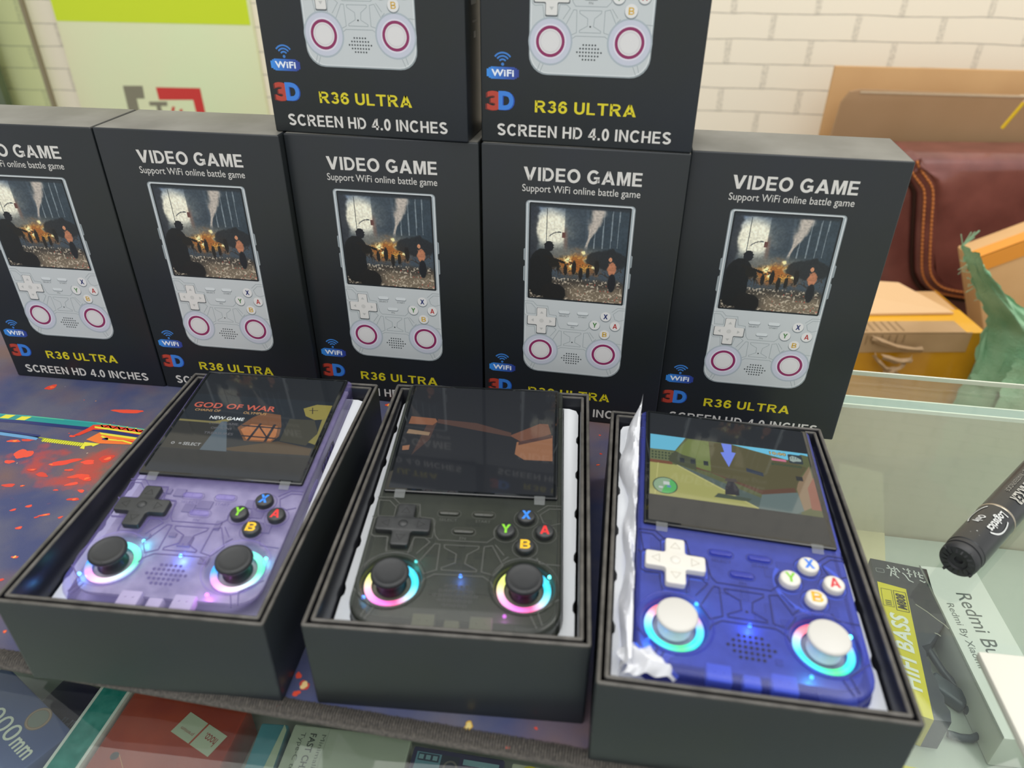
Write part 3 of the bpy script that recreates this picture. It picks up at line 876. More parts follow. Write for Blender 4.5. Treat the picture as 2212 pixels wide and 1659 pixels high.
for k in range(4):
    t = k * pi / 2; R_ = Matrix.Rotation(t, 2)
    tri = [R_ @ Vector(p) for p in ((6.6, -1.5), (8.8, 0), (6.6, 1.5))]
    q.poly([(-26.8 + p.x, -26.5 + p.y) for p in tri], LAY * 2.2, '#b9b9b6')
q.poly(circ(-26.8, -26.5, 1.9, 16), LAY * 2.2, '#c9c8c4')
for s, x, y in MENU:
    q.poly(rrect(x - 4.7, y - 1.8, x + 4.7, y + 1.2, 1.4), LAY * 1.8, '#737c80'); q.poly(rrect(x - 4.5, y - 1.2, x + 4.5, y + 1.5, 1.3), LAY * 2, '#d5dadb')
    q.text(s, x - len(s) * .68, y - 4.1, x + len(s) * .68, y - 2.6, LAY * 2, '#5d6568')
for s, x, y, c in BUTTONS:
    q.poly(circ(x, y - .6, 4.5, 24), LAY * 1.8, '#7f888c'); q.poly(circ(x, y, 4.2, 24), LAY * 2, '#dedddb')
    q.block(s, x - 1.8, y - 2.2, x + 1.8, y + 2.2, LAY * 2.2, {'X': '#26346e', 'Y': '#3b7d33', 'A': '#b5302c', 'B': '#d2a72a'}[s])
for hx, hy in speaker_holes():
    q.poly(circ(hx, hy, .62, 8), LAY * 1.8, '#3a4144')
q.poly(circ(-.3, -44.6, .6, 10), LAY * 1.9, '#30373a')
q.build('console_print', PRINT, gb, smooth=0)
q = MB(); q.T = RX @ Matrix.Translation((.498 * BW, .81 * BW, 0)) @ Matrix.Diagonal((.001 / 1.4455, .001 / 1.4455, 1, 1))
picture_grid(q, battle_picture(140), -37.6, -5.2, 37.6, 73.2, LAY * 2.4)
q.build('screen_print', PRINT, gb, smooth=0)
# wireless badge
q = MB(); q.T = RX @ Matrix.Diagonal((BW, BW, 1, 1))
for k in range(16):                            # blue runs from light at the left to deep at the right
    a = k / 16; c0, c1 = (58, 142, 226), (45, 58, 138)
    x0, x1 = .030 + .151 * a, .030 + .151 * (k + 1) / 16
    ins = .010 if k == 0 else (.004 if k == 1 else 0); ins1 = .010 if k == 15 else (.004 if k == 14 else 0)
    dy = max(ins, ins1)
    q.rect(x0, .289 + dy, x1, .342 - dy, LAY, tuple(c0[i] * (1 - a) + c1[i] * a for i in range(3)))
q.text('WiFi', .052, .301, .158, .331, LAY * 1.5, '#e8eef5', bold=.03)
for r in (.018, .032, .046):
    q.strip([(.105 + r * sin(t), .356 + r * cos(t)) for t in [radians(-52 + 104 * k / 10) for k in range(11)]], .0075, LAY, col='#3c7cc8')
q.poly(circ(.105, .353, .007, 12), LAY * 1.2, '#3c7cc8')
q.build('wireless_badge', PRINT, gb, smooth=0)
q = MB(); q.T = RX @ Matrix.Diagonal((BW, BW, 1, 1))
q.text('3', .022, .146, .100, .232, LAY * .8, '#6e2119', bold=.06)
q.text('3', .030, .149, .100, .236, LAY, '#b5402f', bold=.05)
q.text('3', .036, .196, .086, .234, LAY * 1.2, '#cc7258', bold=.01) if False else None
q.text('D', .088, .151, .163, .236, LAY * 1.2, '#1f4fae', bold=.06)
q.text('D', .085, .153, .157, .237, LAY * 1.4, '#3a7fd6', bold=.05)
q.build('emblem_print', PRINT, gb, smooth=0)
q = MB(); q.T = Matrix.Translation((BW, 0, 0)) @ Matrix.Rotation(pi / 2, 4, 'Z') @ RX
q.rect(.012, .062, .022, .068, LAY, '#9a9a98'); q.rect(.016, .047, .020, .050, LAY, '#b5b5b2'); q.rect(.014, .054, .024, .055, LAY, '#7a7a78')
q.build('side_print', PRINT, gb, smooth=0)
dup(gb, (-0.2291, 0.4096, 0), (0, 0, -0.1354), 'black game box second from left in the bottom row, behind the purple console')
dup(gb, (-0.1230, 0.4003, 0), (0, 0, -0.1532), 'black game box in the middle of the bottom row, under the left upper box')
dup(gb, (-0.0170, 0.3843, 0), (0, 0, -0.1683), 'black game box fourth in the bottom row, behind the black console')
dup(gb, (0.0886, 0.3728, 0), (0, 0, -0.1604), 'black game box at the right end of the bottom row, its dusty brightened top uncovered')
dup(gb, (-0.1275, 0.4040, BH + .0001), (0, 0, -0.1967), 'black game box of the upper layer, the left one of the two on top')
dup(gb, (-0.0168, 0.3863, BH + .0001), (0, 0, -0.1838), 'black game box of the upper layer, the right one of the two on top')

# ---------------------------------------------------------------- open boxes
OW, OL, OH = 0.1061, 0.1650, 0.0460
LINER = mat('box_liner', '#1c1d22', 0.28, noise=(30, '#24262d', 0.6), spec=0.5)


def rim_wall(q, x0, y0, x1, y1, t, zb, zt, r=0.0012, zf=None):
    """open-topped carton: outside wall, rounded rim, inside wall, floor"""
    L = [rrect(x0, y0, x1, y1, r, 3, zb), rrect(x0, y0, x1, y1, r, 3, zt - .0007)]
    for k in range(1, 5):
        a = k / 4 * pi
        d = t / 2 * (1 - cos(a))
        L.append(rrect(x0, y0, x1, y1, r, 3, zt - .0007 + .0007 * sin(a), d))
    L.append(rrect(x0, y0, x1, y1, r, 3, zf if zf is not None else zb + .0015, t))
    q.loft(L, True, True, mis=[0, 1, 1, 1, 1, 2])


OPEN = [(-0.1958, 0.1889, -0.0991), (-0.0767, 0.1786, -0.0786), (0.0293, 0.1557, -0.1401)]
CON = [((-0.13586, 0.27151, 0.04144), (0.0870, 0.0117, -0.0825)),
       ((-0.01822, 0.25995, 0.04278), (0.0771, 0.0087, -0.0545)),
       ((0.09605, 0.23076, 0.04692), (0.0321, 0.0376, -0.1581))]
OLAB = ['open black gift box at the left, holding the purple console', 'open black gift box in the middle, holding the black console', 'open black gift box at the right, nearest the marker pen, holding the blue console']
TLAB = ['white plastic tray around the purple console', 'white plastic tray around the black console', 'white plastic tray around the blue console']
ob = thing('open_box', OLAB[0], 'box', (*OPEN[0][:2], 0), (0, 0, OPEN[0][2]), 'open boxes in the front row')
q = MB(); rim_wall(q, 0, 0, OW, OL, .0016, 0, OH)
q.build('outer_shell', [CARD, WORN, LINER], ob)
q = MB(); rim_wall(q, .0027, .0027, OW - .0027, OL - .0027, .0017, .0018, OH - .0003, .0012, .0032)
q.build('inner_liner', [LINER, WORN, LINER], ob)
for k in (1, 2):
    dup(ob, (*OPEN[k][:2], 0), (0, 0, OPEN[k][2]), OLAB[k])

TRAYM = mat('white_blister', '#dfe2e6', 0.32, spec=0.5)


def notch_edge(x0, y0, x1, y1):
    """flange outline with small bites along the long sides, CCW"""
    P = [(x0, y0), (x1, y0)]
    ys = [y0 + (y1 - y0) * k / 6 for k in range(1, 6)]
    for y in ys: P += [(x1, y - 3.2), (x1 - .9, y - 1.6), (x1 - .9, y + 1.2), (x1, y + 3.5)]
    P += [(x1, y1 - 5), (x1 - 1.2, y1 - 1.6), (x1 - 5, y1), (x0 + 5, y1), (x0 + 1.2, y1 - 1.6), (x0, y1 - 5)]
    for y in ys[::-1]: P += [(x0, y + 3.5), (x0 + .9, y + 1.2), (x0 + .9, y - 1.6), (x0, y - 3.2)]
    return P


for k in range(3):
    (px, py, pz), rot = CON[k]
    # the flange follows the console; its outline is centred on the box, not on the console
    cxb = OPEN[k][0] + cos(OPEN[k][2]) * OW / 2 - sin(OPEN[k][2]) * OL / 2
    cyb = OPEN[k][1] + sin(OPEN[k][2]) * OW / 2 + cos(OPEN[k][2]) * OL / 2
    yaw = OPEN[k][2]
    zt = pz - 0.0092
    tr = thing('packing_tray', TLAB[k], 'tray', (cxb, cyb, zt), (rot[0], rot[1] * .6, yaw), 'trays inside the open boxes')
    dxw, dyw = px - cxb, py - cyb
    ox, oy = (dxw * cos(yaw) + dyw * sin(yaw)) * 1000, (-dxw * sin(yaw) + dyw * cos(yaw)) * 1000
    da = rot[2] - yaw
    oy += 9.2 * sin(rot[0])
    outer = notch_edge(-47.6, -76.9, 47.6, 76.7)
    hole = [(p[0] * cos(da) - p[1] * sin(da) + ox, p[0] * sin(da) + p[1] * cos(da) + oy) for p in rrect(-42.7, -76.4, 42.7, 76.4, (14, 14, 4, 4))]
    hole = [(min(max(x, -46.6), 46.6), min(max(y, -76.6), 76.4)) for x, y in hole]
    q = MB(); q.T = Matrix.Diagonal((.001, .001, .001, 1))
    fl_ = tessellate_polygon([[Vector((*p, 0)) for p in outer], [Vector((*p, 0)) for p in hole][::-1]])
    pts = [(*p, 0) for p in outer] + [(*p, 0) for p in hole[::-1]]
    fs = []
    for t in fl_:
        a, b, c = (Vector(pts[i]) for i in t)
        fs.append(list(t) if (b - a).cross(c - a).z > 0 else list(t)[::-1])
    q.add(pts, fs)
    zfront = zt - sin(rot[0]) * .0769
    drop = -(zfront - .0045) * 1000
    q.loft([[(*p, drop) for p in outer], [(*p, 0) for p in outer]], False, False)
    q.loft([[(*p, 0) for p in hole[::-1]], [(*p, -7.4) for p in hole[::-1]]], False, True)
    q.build('blister', TRAYM, tr, smooth=40)

# ---------------------------------------------------------------- consoles
SKIN = {
    'purple': dict(tint=(.93, .91, 1.0), body=(.31, .26, .62), mix=.24, board=('#a5a3aa', '#77757f'), key='#2b2d2e', keyr=.42, cap='#26282a', letters=None, line=(.10, .08, .22), conn='#c9c3cb', stem='#1b1c1f',
                   ring=[(0, '#5fe6b0'), (50, '#7df0c8'), (120, '#58d6ff'), (190, '#3aa4ff'), (225, '#f29be0'), (275, '#ffd9ef'), (320, '#c8f6ff'), (360, '#5fe6b0')], black=True),
    'black': dict(tint=(.50, .52, .48), body=(.052, .058, .050), mix=.5, board=('#6a6a5c', '#4a4b42'), key='#242627', keyr=.40, cap='#222426', letters=None, line=(.065, .068, .060), conn='#d8d3b0', stem='#151618',
                  ring=[(0, '#3cd8f0'), (40, '#3fd0ff'), (80, '#57c8e8'), (120, '#d8f06a'), (165, '#e6f07a'), (205, '#ffb8d8'), (250, '#f07ae0'), (290, '#ff5a9c'), (325, '#a8e8ff'), (360, '#3cd8f0')], black=True),
    'blue': dict(tint=(.34, .42, .95), body=(.085, .105, .43), mix=.42, board=('#9aa2b4', '#6c768c'), key='#cfccc4', keyr=.38, cap='#c4c2bc', letters=None, line=(.012, .016, .10), conn='#c3d8f4', stem='#cfd8e4',
                 ring=[(0, '#5fd0ff'), (35, '#f58aa8'), (60, '#d78af0'), (110, '#ff5f74'), (140, '#ff8a9a'), (165, '#b8d8ff'), (200, '#3ae0ff'), (250, '#38f0d0'), (285, '#52f08a'), (320, '#36e8e0'), (360, '#5fd0ff')], black=False),
}


def ring_color(stops, deg):
    deg %= 360
    for (a, c), (b, d) in zip(stops, stops[1:]):
        if a <= deg <= b:
            t = (deg - a) / (b - a + 1e-9); c, d = lin(c), lin(d)
            return tuple(c[i] * (1 - t) + d[i] * t for i in range(3))
    return lin(stops[0][1])


GLASS_BLACK = mat('screen_glass', '#0f1214', 0.035, spec=0.5, coat=0.3)
FILM = clear_mat('film_tab', (.9, .92, .92), (.45, .47, .47), .22, .3)
LEDB = mat('led_blue', '#1040ff', 0.4, emit=(0.05, 0.22, 1.0), estr=14)
LEDC = mat('led_cyan', '#20d0d0', 0.4, emit=(0.10, 0.75, 0.80), estr=5)
LEDM = mat('led_magenta', '#c040d0', 0.4, emit=(0.65, 0.12, 0.80), estr=5)


def glow_light(parent, loc, power, color):
    l = bpy.data.lights.new('led_light', 'POINT'); l.energy = power; l.color = color; l.shadow_soft_size = .0006
    o = bpy.data.objects.new('led_light', l); COL.objects.link(o); o.parent = parent; o.location = loc
    return o


def console(kind, label, pose, picture):
    S = SKIN[kind]; (loc, rot) = pose
    root = thing('game_console', label, 'game console', loc, rot, 'handheld consoles in the open boxes')
    MM = Matrix.Diagonal((.001, .001, .001, 1))
    shell = clear_mat(kind + '_clear_shell', S['tint'], S['body'], S['mix'], .18, .6)
    line = mat(kind + '_moulded_line', S['line'], .3)
    R4 = (13.0, 13.0, 3.0, 3.0)
    dark = mat(kind + '_well', '#0d0e11', .35)

    def newq():
        q = MB(); q.T = MM; return q
    # shell: sides and underside
    q = newq(); L = []
    for d, z in ((1.8, -16.2), (.6, -15.6), (0, -14.2), (0, -8.3), (.25, -8.05), (.25, -7.75), (0, -7.5), (0, -1.6), (.25, -.75), (.8, -.2), (1.6, 0)):
        L.append(rrect(-SHELL_X, -SHELL_Y, SHELL_X, SHELL_Y, R4, 8, z, d))
    q.loft(L, True, False)
    # face with the two stick wells cut out
    o_ = [(p[0], p[1]) for p in L[-1]]
    holes = [[(p[0], p[1]) for p in circ(x, y, 12.6, 40)][::-1] for x, y in STICKS]
    allp = [(*p, 0) for p in o_] + [(*p, 0) for h in holes for p in h]
    fs = []
    for t in tessellate_polygon([[Vector((*p, 0)) for p in o_]] + [[Vector((*p, 0)) for p in h] for h in holes]):
        a, b, c = (Vector(allp[i]) for i in t)
        fs.append(list(t) if (b - a).cross(c - a).z > 0 else list(t)[::-1])
    q.add(allp, fs)
    for x, y in STICKS:
        q.lathe([(12.6, 0), (12.2, -.5), (11.7, -3.2), (8.0, -3.3)], 40, cx=x, cy=y, cap1=False)
        q.lathe([(14.4, 0.0), (14.3, .28), (13.9, .3), (13.6, .05)], 40, cx=x, cy=y, cap1=False)
    q.build('shell', [shell], root, smooth=50)
    # raised lines moulded into the face
    q = newq()
    for pts, closed in LINES:
        q.strip(pts, .46, 0.0, .22, closed=bool(closed))
    for s, x, y in MENU:
        q.text(s, x - len(s) * .66, y - 4.6, x + len(s) * .66, y - 3.0, .06)
        q.strip([(p[0], p[1]) for p in rrect(x - 5.2, y - 2.1, x + 5.2, y + 2.1, 2.0, 4)], .22, 0, .08, closed=True)
    for s, x, y, c in BUTTONS:
        q.strip([(p[0], p[1]) for p in circ(x, y, 5.3, 28)], .3, 0, .12, closed=True)
    q.strip(cross(-26.8, -26.5, 13.2, 5.4), .3, 0, .12, closed=True)
    q.build('moulded_lines', line, root, smooth=0)
    # circuit board and connectors under the face
    q = newq()
    q.prism([(p[0], p[1]) for p in rrect(-SHELL_X + 2.2, -SHELL_Y + 7.4, SHELL_X - 2.2, SHELL_Y - 2, (10, 10, 2, 2))], -6.2, -4.6, 0, mi=0)
    for i in range(26):
        x, y = rnd.uniform(-36, 36), rnd.uniform(-64, -10)
        if any(math.hypot(x - a, y - b) < 15 for a, b in STICKS): continue
        w, h = rnd.uniform(1, 4), rnd.uniform(1, 3); q.box(x - w, y - h, -4.6, x + w, y + h, -4.0 + rnd.uniform(0, .6), mi=1)
    q.build('circuit_board', [mat(kind + '_board', S['board'][0], .5, noise=(160, S['board'][1], .8)), mat(kind + '_chips', S['board'][1], .4)], root)
    q = newq()
    for x, w, y in ((-11.6, 4.4, -72.0), (-.4, 3.0, -72.6), (10.8, 4.4, -72.0)):
        rbox(q, x - w, y - 2.6, -7, x + w, y + (4.6 if w > 4 else 2.8), -2.6, .5, n=2)
        if w > 4:
            for s_ in (-1, 1):
                q.lathe([(.55, -2.6), (.4, -2.2)], 8, cx=x + s_ * 1.6, cy=y + 1.6)
    q.build('connector', mat(kind + '_connector', S['conn'], .35), root)
    # dark port openings in the bottom edge
    q = newq()
    for x, w in ((-11.6, 4.0), (-.4, 2.6), (10.8, 4.0)):
        q.box(x - w, -76.05, -9.6, x + w, -75.6, -7.0)
    q.build('port', mat(kind + '_port', '#0a0a0c', .4), root, smooth=0)
    # screen
    q = newq()
    q.prism([(p[0], p[1]) for p in rrect(-39.6, -6.2, 39.6, 74.5, (1, 1, 1.6, 1.6), 4)], .05, 1.35, .35)
    sg_ = q.build('screen_glass', [GLASS_BLACK], root)
    q = newq(); picture(q); q.build('screen_picture', SCREEN, sg_, smooth=0)
    q = newq()
    q.strip([(p[0], p[1]) for p in rrect(-38.9, -5.5, 38.9, 73.8, .8, 3)], .22, 1.358, closed=True)
    q.build('screen_border', mat(kind + '_border', '#2a2d2f', .2), sg_, smooth=0)
    for x in (-31.9, 31.5):
        q = newq(); q.add([(x - 2.4, -4.9, 1.42), (x + 2.4, -4.9, 1.42), (x + 2.4, -6.6, 1.42), (x - 2.4, -6.6, 1.42), (x + 2.3, -9.4, .5), (x - 2.3, -9.4, .5)],
                         [[0, 3, 2, 1], [3, 5, 4, 2]])
        q.build('film_tab', FILM, sg_, smooth=0)
    # direction pad
    keym = mat(kind + '_key', S['key'], S['keyr'], noise=(300, '#3a3c3c' if S['black'] else '#d5d0c4', .5))
    q = newq(); q.prism(cross(-26.8, -26.5, 11.8, 3.9, 1.3), .0, 2.7, .55, seg=3)
    dp = q.build('direction_pad', [keym], root)
    q = newq()
    for k in range(4):
        R_ = Matrix.Rotation(k * pi / 2, 2)
        tri = [R_ @ Vector(p) for p in ((6.3, -1.9), (9.3, 0), (6.3, 1.9))]
        q.strip([(-26.8 + p.x, -26.5 + p.y) for p in tri], .28, 2.71, closed=True)
    q.build('arrow_mark', mat(kind + '_arrow', '#0c0d0e' if S['black'] else '#aaa598', .5), dp, smooth=0)
    q = newq(); q.lathe([(2.1, 2.7), (1.9, 3.05), (1.3, 3.35), (.5, 3.5), (.05, 3.5)], 20, cx=-26.8, cy=-26.5)
    q.build('centre_dome', [keym], dp, smooth=60)
    # letter buttons
    for s, x, y, c in BUTTONS:
        q = newq(); q.lathe([(4.0, 0), (4.0, 1.9), (3.85, 2.35), (3.4, 2.7), (2.8, 2.82)], 28, cx=x, cy=y)
        bt = q.build('face_button', [keym], root, smooth=50)
        bt['label'] = 'round button with the letter ' + s
        q = newq(); q.block(s, x - 2.0, y - 2.4, x + 2.0, y + 2.4, 2.88, w=.22)
        q.build('button_letter', mat(kind + '_letter_' + s, c if S['black'] else {'X': '#3a74cf', 'Y': '#79b83a', 'A': '#c22f3a', 'B': '#f0a52a'}[s], .4, emit=c, estr=.12), bt, smooth=0)
    for s, x, y in MENU:
        q = newq(); q.prism([(p[0], p[1]) for p in rrect(x - 4.5, y - 1.35, x + 4.5, y + 1.35, 1.3, 5)], 0, 1.1, .45)
        q.box(x - .12, y - 1.0, 1.1, x + .12, y + 1.0, 1.16)
        q.build('menu_button', [shell if kind != 'black' else mat('smoky_key', '#33352f', .28)], root)
    # thumb sticks with their glowing rings
    capm = mat(kind + '_stick', S['cap'], .5 if S['black'] else .42, bump=(1500, .05))
    stemm = mat(kind + '_stem', S['stem'], .35)
    for x, y in STICKS:
        q = newq(); q.lathe([(6.2, -3.2), (5.0, -1.0), (4.2, 2.0), (4.6, 3.4)], 28, cx=x, cy=y, mi=1)
        if S['black']:
            prof = [(4.6, 2.6), (6.6, 2.7), (7.5, 3.3), (7.75, 4.1), (7.5, 4.9), (6.9, 5.35), (6.2, 5.45), (5.9, 5.3), (4, 5.05), (.05, 4.95)]
        else:
            prof = [(4.6, 2.8), (7.0, 3.0), (7.6, 3.5), (7.7, 4.1), (7.4, 4.7), (6.7, 5.0), (.05, 5.1)]
        q.lathe(prof, 40, cx=x, cy=y, mi=0)
        if S['black']:
            for k in range(4):
                t = k * pi / 2 + .2
                q.box(x + 6.9 * cos(t) - .12, y + 6.9 * sin(t) - .12, 5.1, x + 6.9 * cos(t) + .12, y + 6.9 * sin(t) + .12, 5.5, mi=1)
        stk = q.build('thumb_stick', [capm, stemm], root, smooth=50)
        q = newq(); n = 72
        for k in range(n):
            a0, a1 = 2 * pi * k / n, 2 * pi * (k + 1) / n
            c = ring_color(S['ring'], math.degrees((a0 + a1) / 2))
            P = [(8.1, -2.9), (8.5, -2.35), (9.6, -2.1), (10.7, -2.35), (11.0, -2.9)]
            for (r0, z0_), (r1, z1_) in zip(P, P[1:]):
                q.add([(x + r0 * cos(a0), y + r0 * sin(a0), z0_), (x + r1 * cos(a0), y + r1 * sin(a0), z1_), (x + r1 * cos(a1), y + r1 * sin(a1), z1_), (x + r0 * cos(a1), y + r0 * sin(a1), z0_)], [[0, 1, 2, 3]], col=c)
        q.build('light_ring', GLOW, stk, smooth=60)
    # speaker holes
    q = newq()
    for hx, hy in speaker_holes():
        q.lathe([(.72, .0), (.72, .12), (.5, .12), (.5, .02)], 10, cx=hx, cy=hy, cap1=False, mi=1)
        q.poly(circ(hx, hy, .5, 10), .03, mi=0)
    q.poly(circ(-.3, -44.6, .55, 12), .05, mi=0)
    q.build('speaker_grille', [dark if kind != 'purple' else mat('purple_hole', '#5b5487', .4), line], root, smooth=0)
    # status lights under the shell
    for nm, x, y, mm_, pw, cc in (('indicator_light', .6, -49.6, LEDB, .0022, (.1, .25, 1)), ('indicator_light', -18.6, -43.4, LEDC, .0010, (.1, .8, .9)), ('indicator_light', 19.8, -67.6, LEDM if kind != 'blue' else LEDC, .0012, (.7, .2, .9) if kind != 'blue' else (.1, .9, .8)),
                                  ('indicator_light', -36.6, -62.6, LEDB if kind != 'blue' else LEDC, .0008, (.1, .5, 1)), ('indicator_light', 36.9, -47.6, LEDC, .0006, (.1, .8, .9))):
        q = newq(); q.lathe([(.75, -1.6), (.7, -1.0), (.4, -.6), (.05, -.5)], 12, cx=x, cy=y)
        q.build(nm, mm_, root, smooth=60)
        glow_light(root, (x * .001, y * .001, -.0026), pw, cc)
    if kind == 'blue':                          # silicone membrane under the letter buttons, LED glow put into its pale colour
        q = newq()
        for a0, a1, r in ((10, 75, 13.4), (150, 262, 13.6)):
            q.strip([(26.0 + r * cos(radians(a0 + (a1 - a0) * k / 14)), -26.2 + r * sin(radians(a0 + (a1 - a0) * k / 14))) for k in range(15)], 1.5, -1.2, .4)
        for s, x, y, c in BUTTONS:
            q.strip([(p[0], p[1]) for p in circ(x, y, 4.9, 28)], .9, -1.2, .4, closed=True)
        q.strip(cross(-26.8, -26.5, 12.6, 5.0), .9, -1.2, .4, closed=True)
        q.build('button_membrane', mat('led_lit_membrane', '#c4e8ff', .4), root, smooth=0)
        q = newq()
        for y0, y1 in ((36.0, 45.5), (24.2, 28.6)):
            rbox(q, -42.9, y0, -8.2, -41.4, y1, -4.6, .7, n=3)
        q.build('volume_button', mat('white_key', '#e9ebf2', .35), root)
    if kind == 'purple':
        q = newq()
        q.T = MM @ Matrix.Translation((41.8, 0, 0)) @ Matrix.Rotation(pi / 2, 4, 'Z') @ RX
        q.strip([(p[0], p[1]) for p in rrect(13.5, -11.6, 33.5, -6.0, 2.6, 5)], .5, 0, .12, closed=True)
        q.poly(rrect(14, -11.2, 33, -6.4, 2.3, 5), .03, mi=1)
        for k in range(4):
            q.strip([(16.5 + k * 4.6, -10.8), (18.0 + k * 4.6, -8.8), (17.2 + k * 4.6, -6.8), (20 + k * 4.6, -6.8)], .5, .05, .1)
        q.build('side_slot', [mat('slot_line', '#1a1624', .3), mat('slot_face', '#6f68a0', .3)], root, smooth=0)
        q = newq(); q.T = MM @ Matrix.Translation((41.8, 0, 0)) @ Matrix.Rotation(pi / 2, 4, 'Z') @ RX
        q.prism(rrect(-8, -9.6, 5.5, -5.6, 1.6, 4), 0, .5, .2)
        q.build('side_button', [shell], root)
    return root


ZP = 1.362


def pic_purple(q):
    """start menu of a game: dark hall, burning window, title lettering"""
    q.poly(rrect(-37.6, -4.2, 37.6, 72.6, .3, 2), ZP - .004, (.006, .008, .010))
    q.rect(-37.4, 11.5, 37.4, 54.5, ZP, (.008, .012, .016))
    q.poly([(-37.3, 32.2), (-37.3, 33.6), (-19, 33.3), (-13, 36), (-10, 36), (-14, 31.8)], ZP + .002, (.16, .14, .05))
    q.poly([(-37.3, 12), (-37.3, 32), (-14, 31.6), (-17, 12)], ZP + .001, (.020, .020, .016))
    q.poly([(-5.4, 29.8), (-.7, 38.2), (4, 42.5), (13, 41.5), (16.3, 32.9), (17.6, 25.3), (15, 20.4), (1.5, 20.4)], ZP + .003, (.13, .055, .022))
    q.poly([(-3.4, 28.6), (.6, 33.0), (14.6, 32.4), (16, 25.3), (14.6, 21.6), (2.4, 21.4)], ZP + .005, (.34, .13, .045))
    for a, b, w in (((5.2, 34), (3.2, 20.6), 1.3), ((12.6, 34), (12.0, 20.6), 1.4), ((-4, 31.6), (17, 31.2), 1.0), ((-2, 24.0), (16.6, 23.6), .9), ((5.4, 31.5), (11.8, 24), .8)):
        q.strip([a, b], w, ZP + .008, col=(.018, .016, .020))
    q.poly([(-9, 13.4), (18.3, 21.7), (36.6, 18.0), (36.8, 13.2), (0, 12.6)], ZP + .004, (.055, .036, .018))
    q.poly([(23.0, 47.8), (29, 51.6), (37.3, 51.6), (37.3, 40.5), (31.5, 39.4), (26, 42)], ZP + .004, (.20, .17, .035))
    q.poly([(35.2, 40.5), (37.3, 41), (37.3, 21), (33.4, 22.4), (36.0, 29)], ZP + .004, (.17, .15, .04))
    q.poly([(18.5, 39), (31.5, 39.2), (36, 30), (33, 20), (19, 22)], ZP + .002, (.035, .034, .022))
    q.strip([(27.5, 49), (29.0, 44)], .5, ZP + .008, col=(.02, .015, .01))
    q.strip([(26.4, 46.6), (31.0, 47.0)], .4, ZP + .008, col=(.02, .015, .01))
    q.poly([(-15.2, 33.5), (-12.6, 33.9), (-4.0, 12), (-17.5, 12)], ZP + .006, (.060, .085, .105))
    q.text('GOD OF WAR', -34.8, 43.6, 8.7, 47.8, ZP + .012, (.44, .085, .05), bold=.02)
    q.text('CHAINS OF', -32.7, 40.7, -19.2, 42.4, ZP + .012, (.46, .27, .10))
    q.text('OLYMPUS', -6.8, 40.6, 5.3, 42.4, ZP + .012, (.46, .27, .10))
    q.text('NEW GAME', -22.4, 35.0, -4.5, 37.4, ZP + .012, (.62, .66, .66), bold=.01)
    q.text('LOAD GAME', -20.8, 31.2, -6.1, 32.8, ZP + .012, (.10, .10, .11))
    q.text('OPTIONS', -18.7, 27.6, -7.9, 29.1, ZP + .012, (.11, .11, .12))
    q.text('TREASURES', -20.7, 23.7, -5.7, 25.4, ZP + .012, (.11, .11, .12))
    q.text('= SELECT', -29.6, 14.6, -18.6, 16.6, ZP + .012, (.42, .44, .44))
    q.strip([(p[0], p[1]) for p in circ(-32.6, 15.6, .7, 12)], .3, ZP + .012, col=(.35, .36, .36), closed=True)


def pic_black(q):
    """very dark scene with orange lit walls"""
    q.poly(rrect(-37.6, -4.2, 37.6, 72.6, .3, 2), ZP - .004, (.006, .007, .009))
    q.poly([(-35.8, 47.3), (-23.2, 46.3), (-22, 44), (-23.9, 41.1), (-36.3, 41.4)], ZP + .002, (.17, .065, .028))
    q.poly([(-22, 46), (-2, 44.2), (16, 38), (16, 35), (-3, 39), (-22, 43)], ZP + .001, (.055, .026, .018))
    q.poly([(-35.5, 37.2), (-24.4, 35.4), (-24.8, 33.0), (-36.1, 34.0)], ZP + .002, (.20, .13, .075))
    q.poly([(15.4, 35.8), (30, 46.0), (34.3, 46.0), (35.9, 38.4), (22, 31.0)], ZP + .001, (.115, .045, .024))
    q.poly([(19.1, 31.2), (36.6, 37.3), (36.9, 18.7), (23.3, 18.7), (18.6, 22.4)], ZP + .003, (.21, .09, .04))
    q.poly([(20, 31.5), (36, 38), (36.6, 35.6), (20, 29.0)], ZP + .004, (.05, .02, .015))
    q.poly([(-36.4, 24.4), (-33.0, 25.4), (-32.9, 22.0), (-36.0, 21.4)], ZP + .002, (.22, .10, .05))
    q.poly([(-27, 41), (-22, 44.5), (-24, 30), (-30, 20), (-31, 18)], ZP + .0015, (.045, .022, .016))


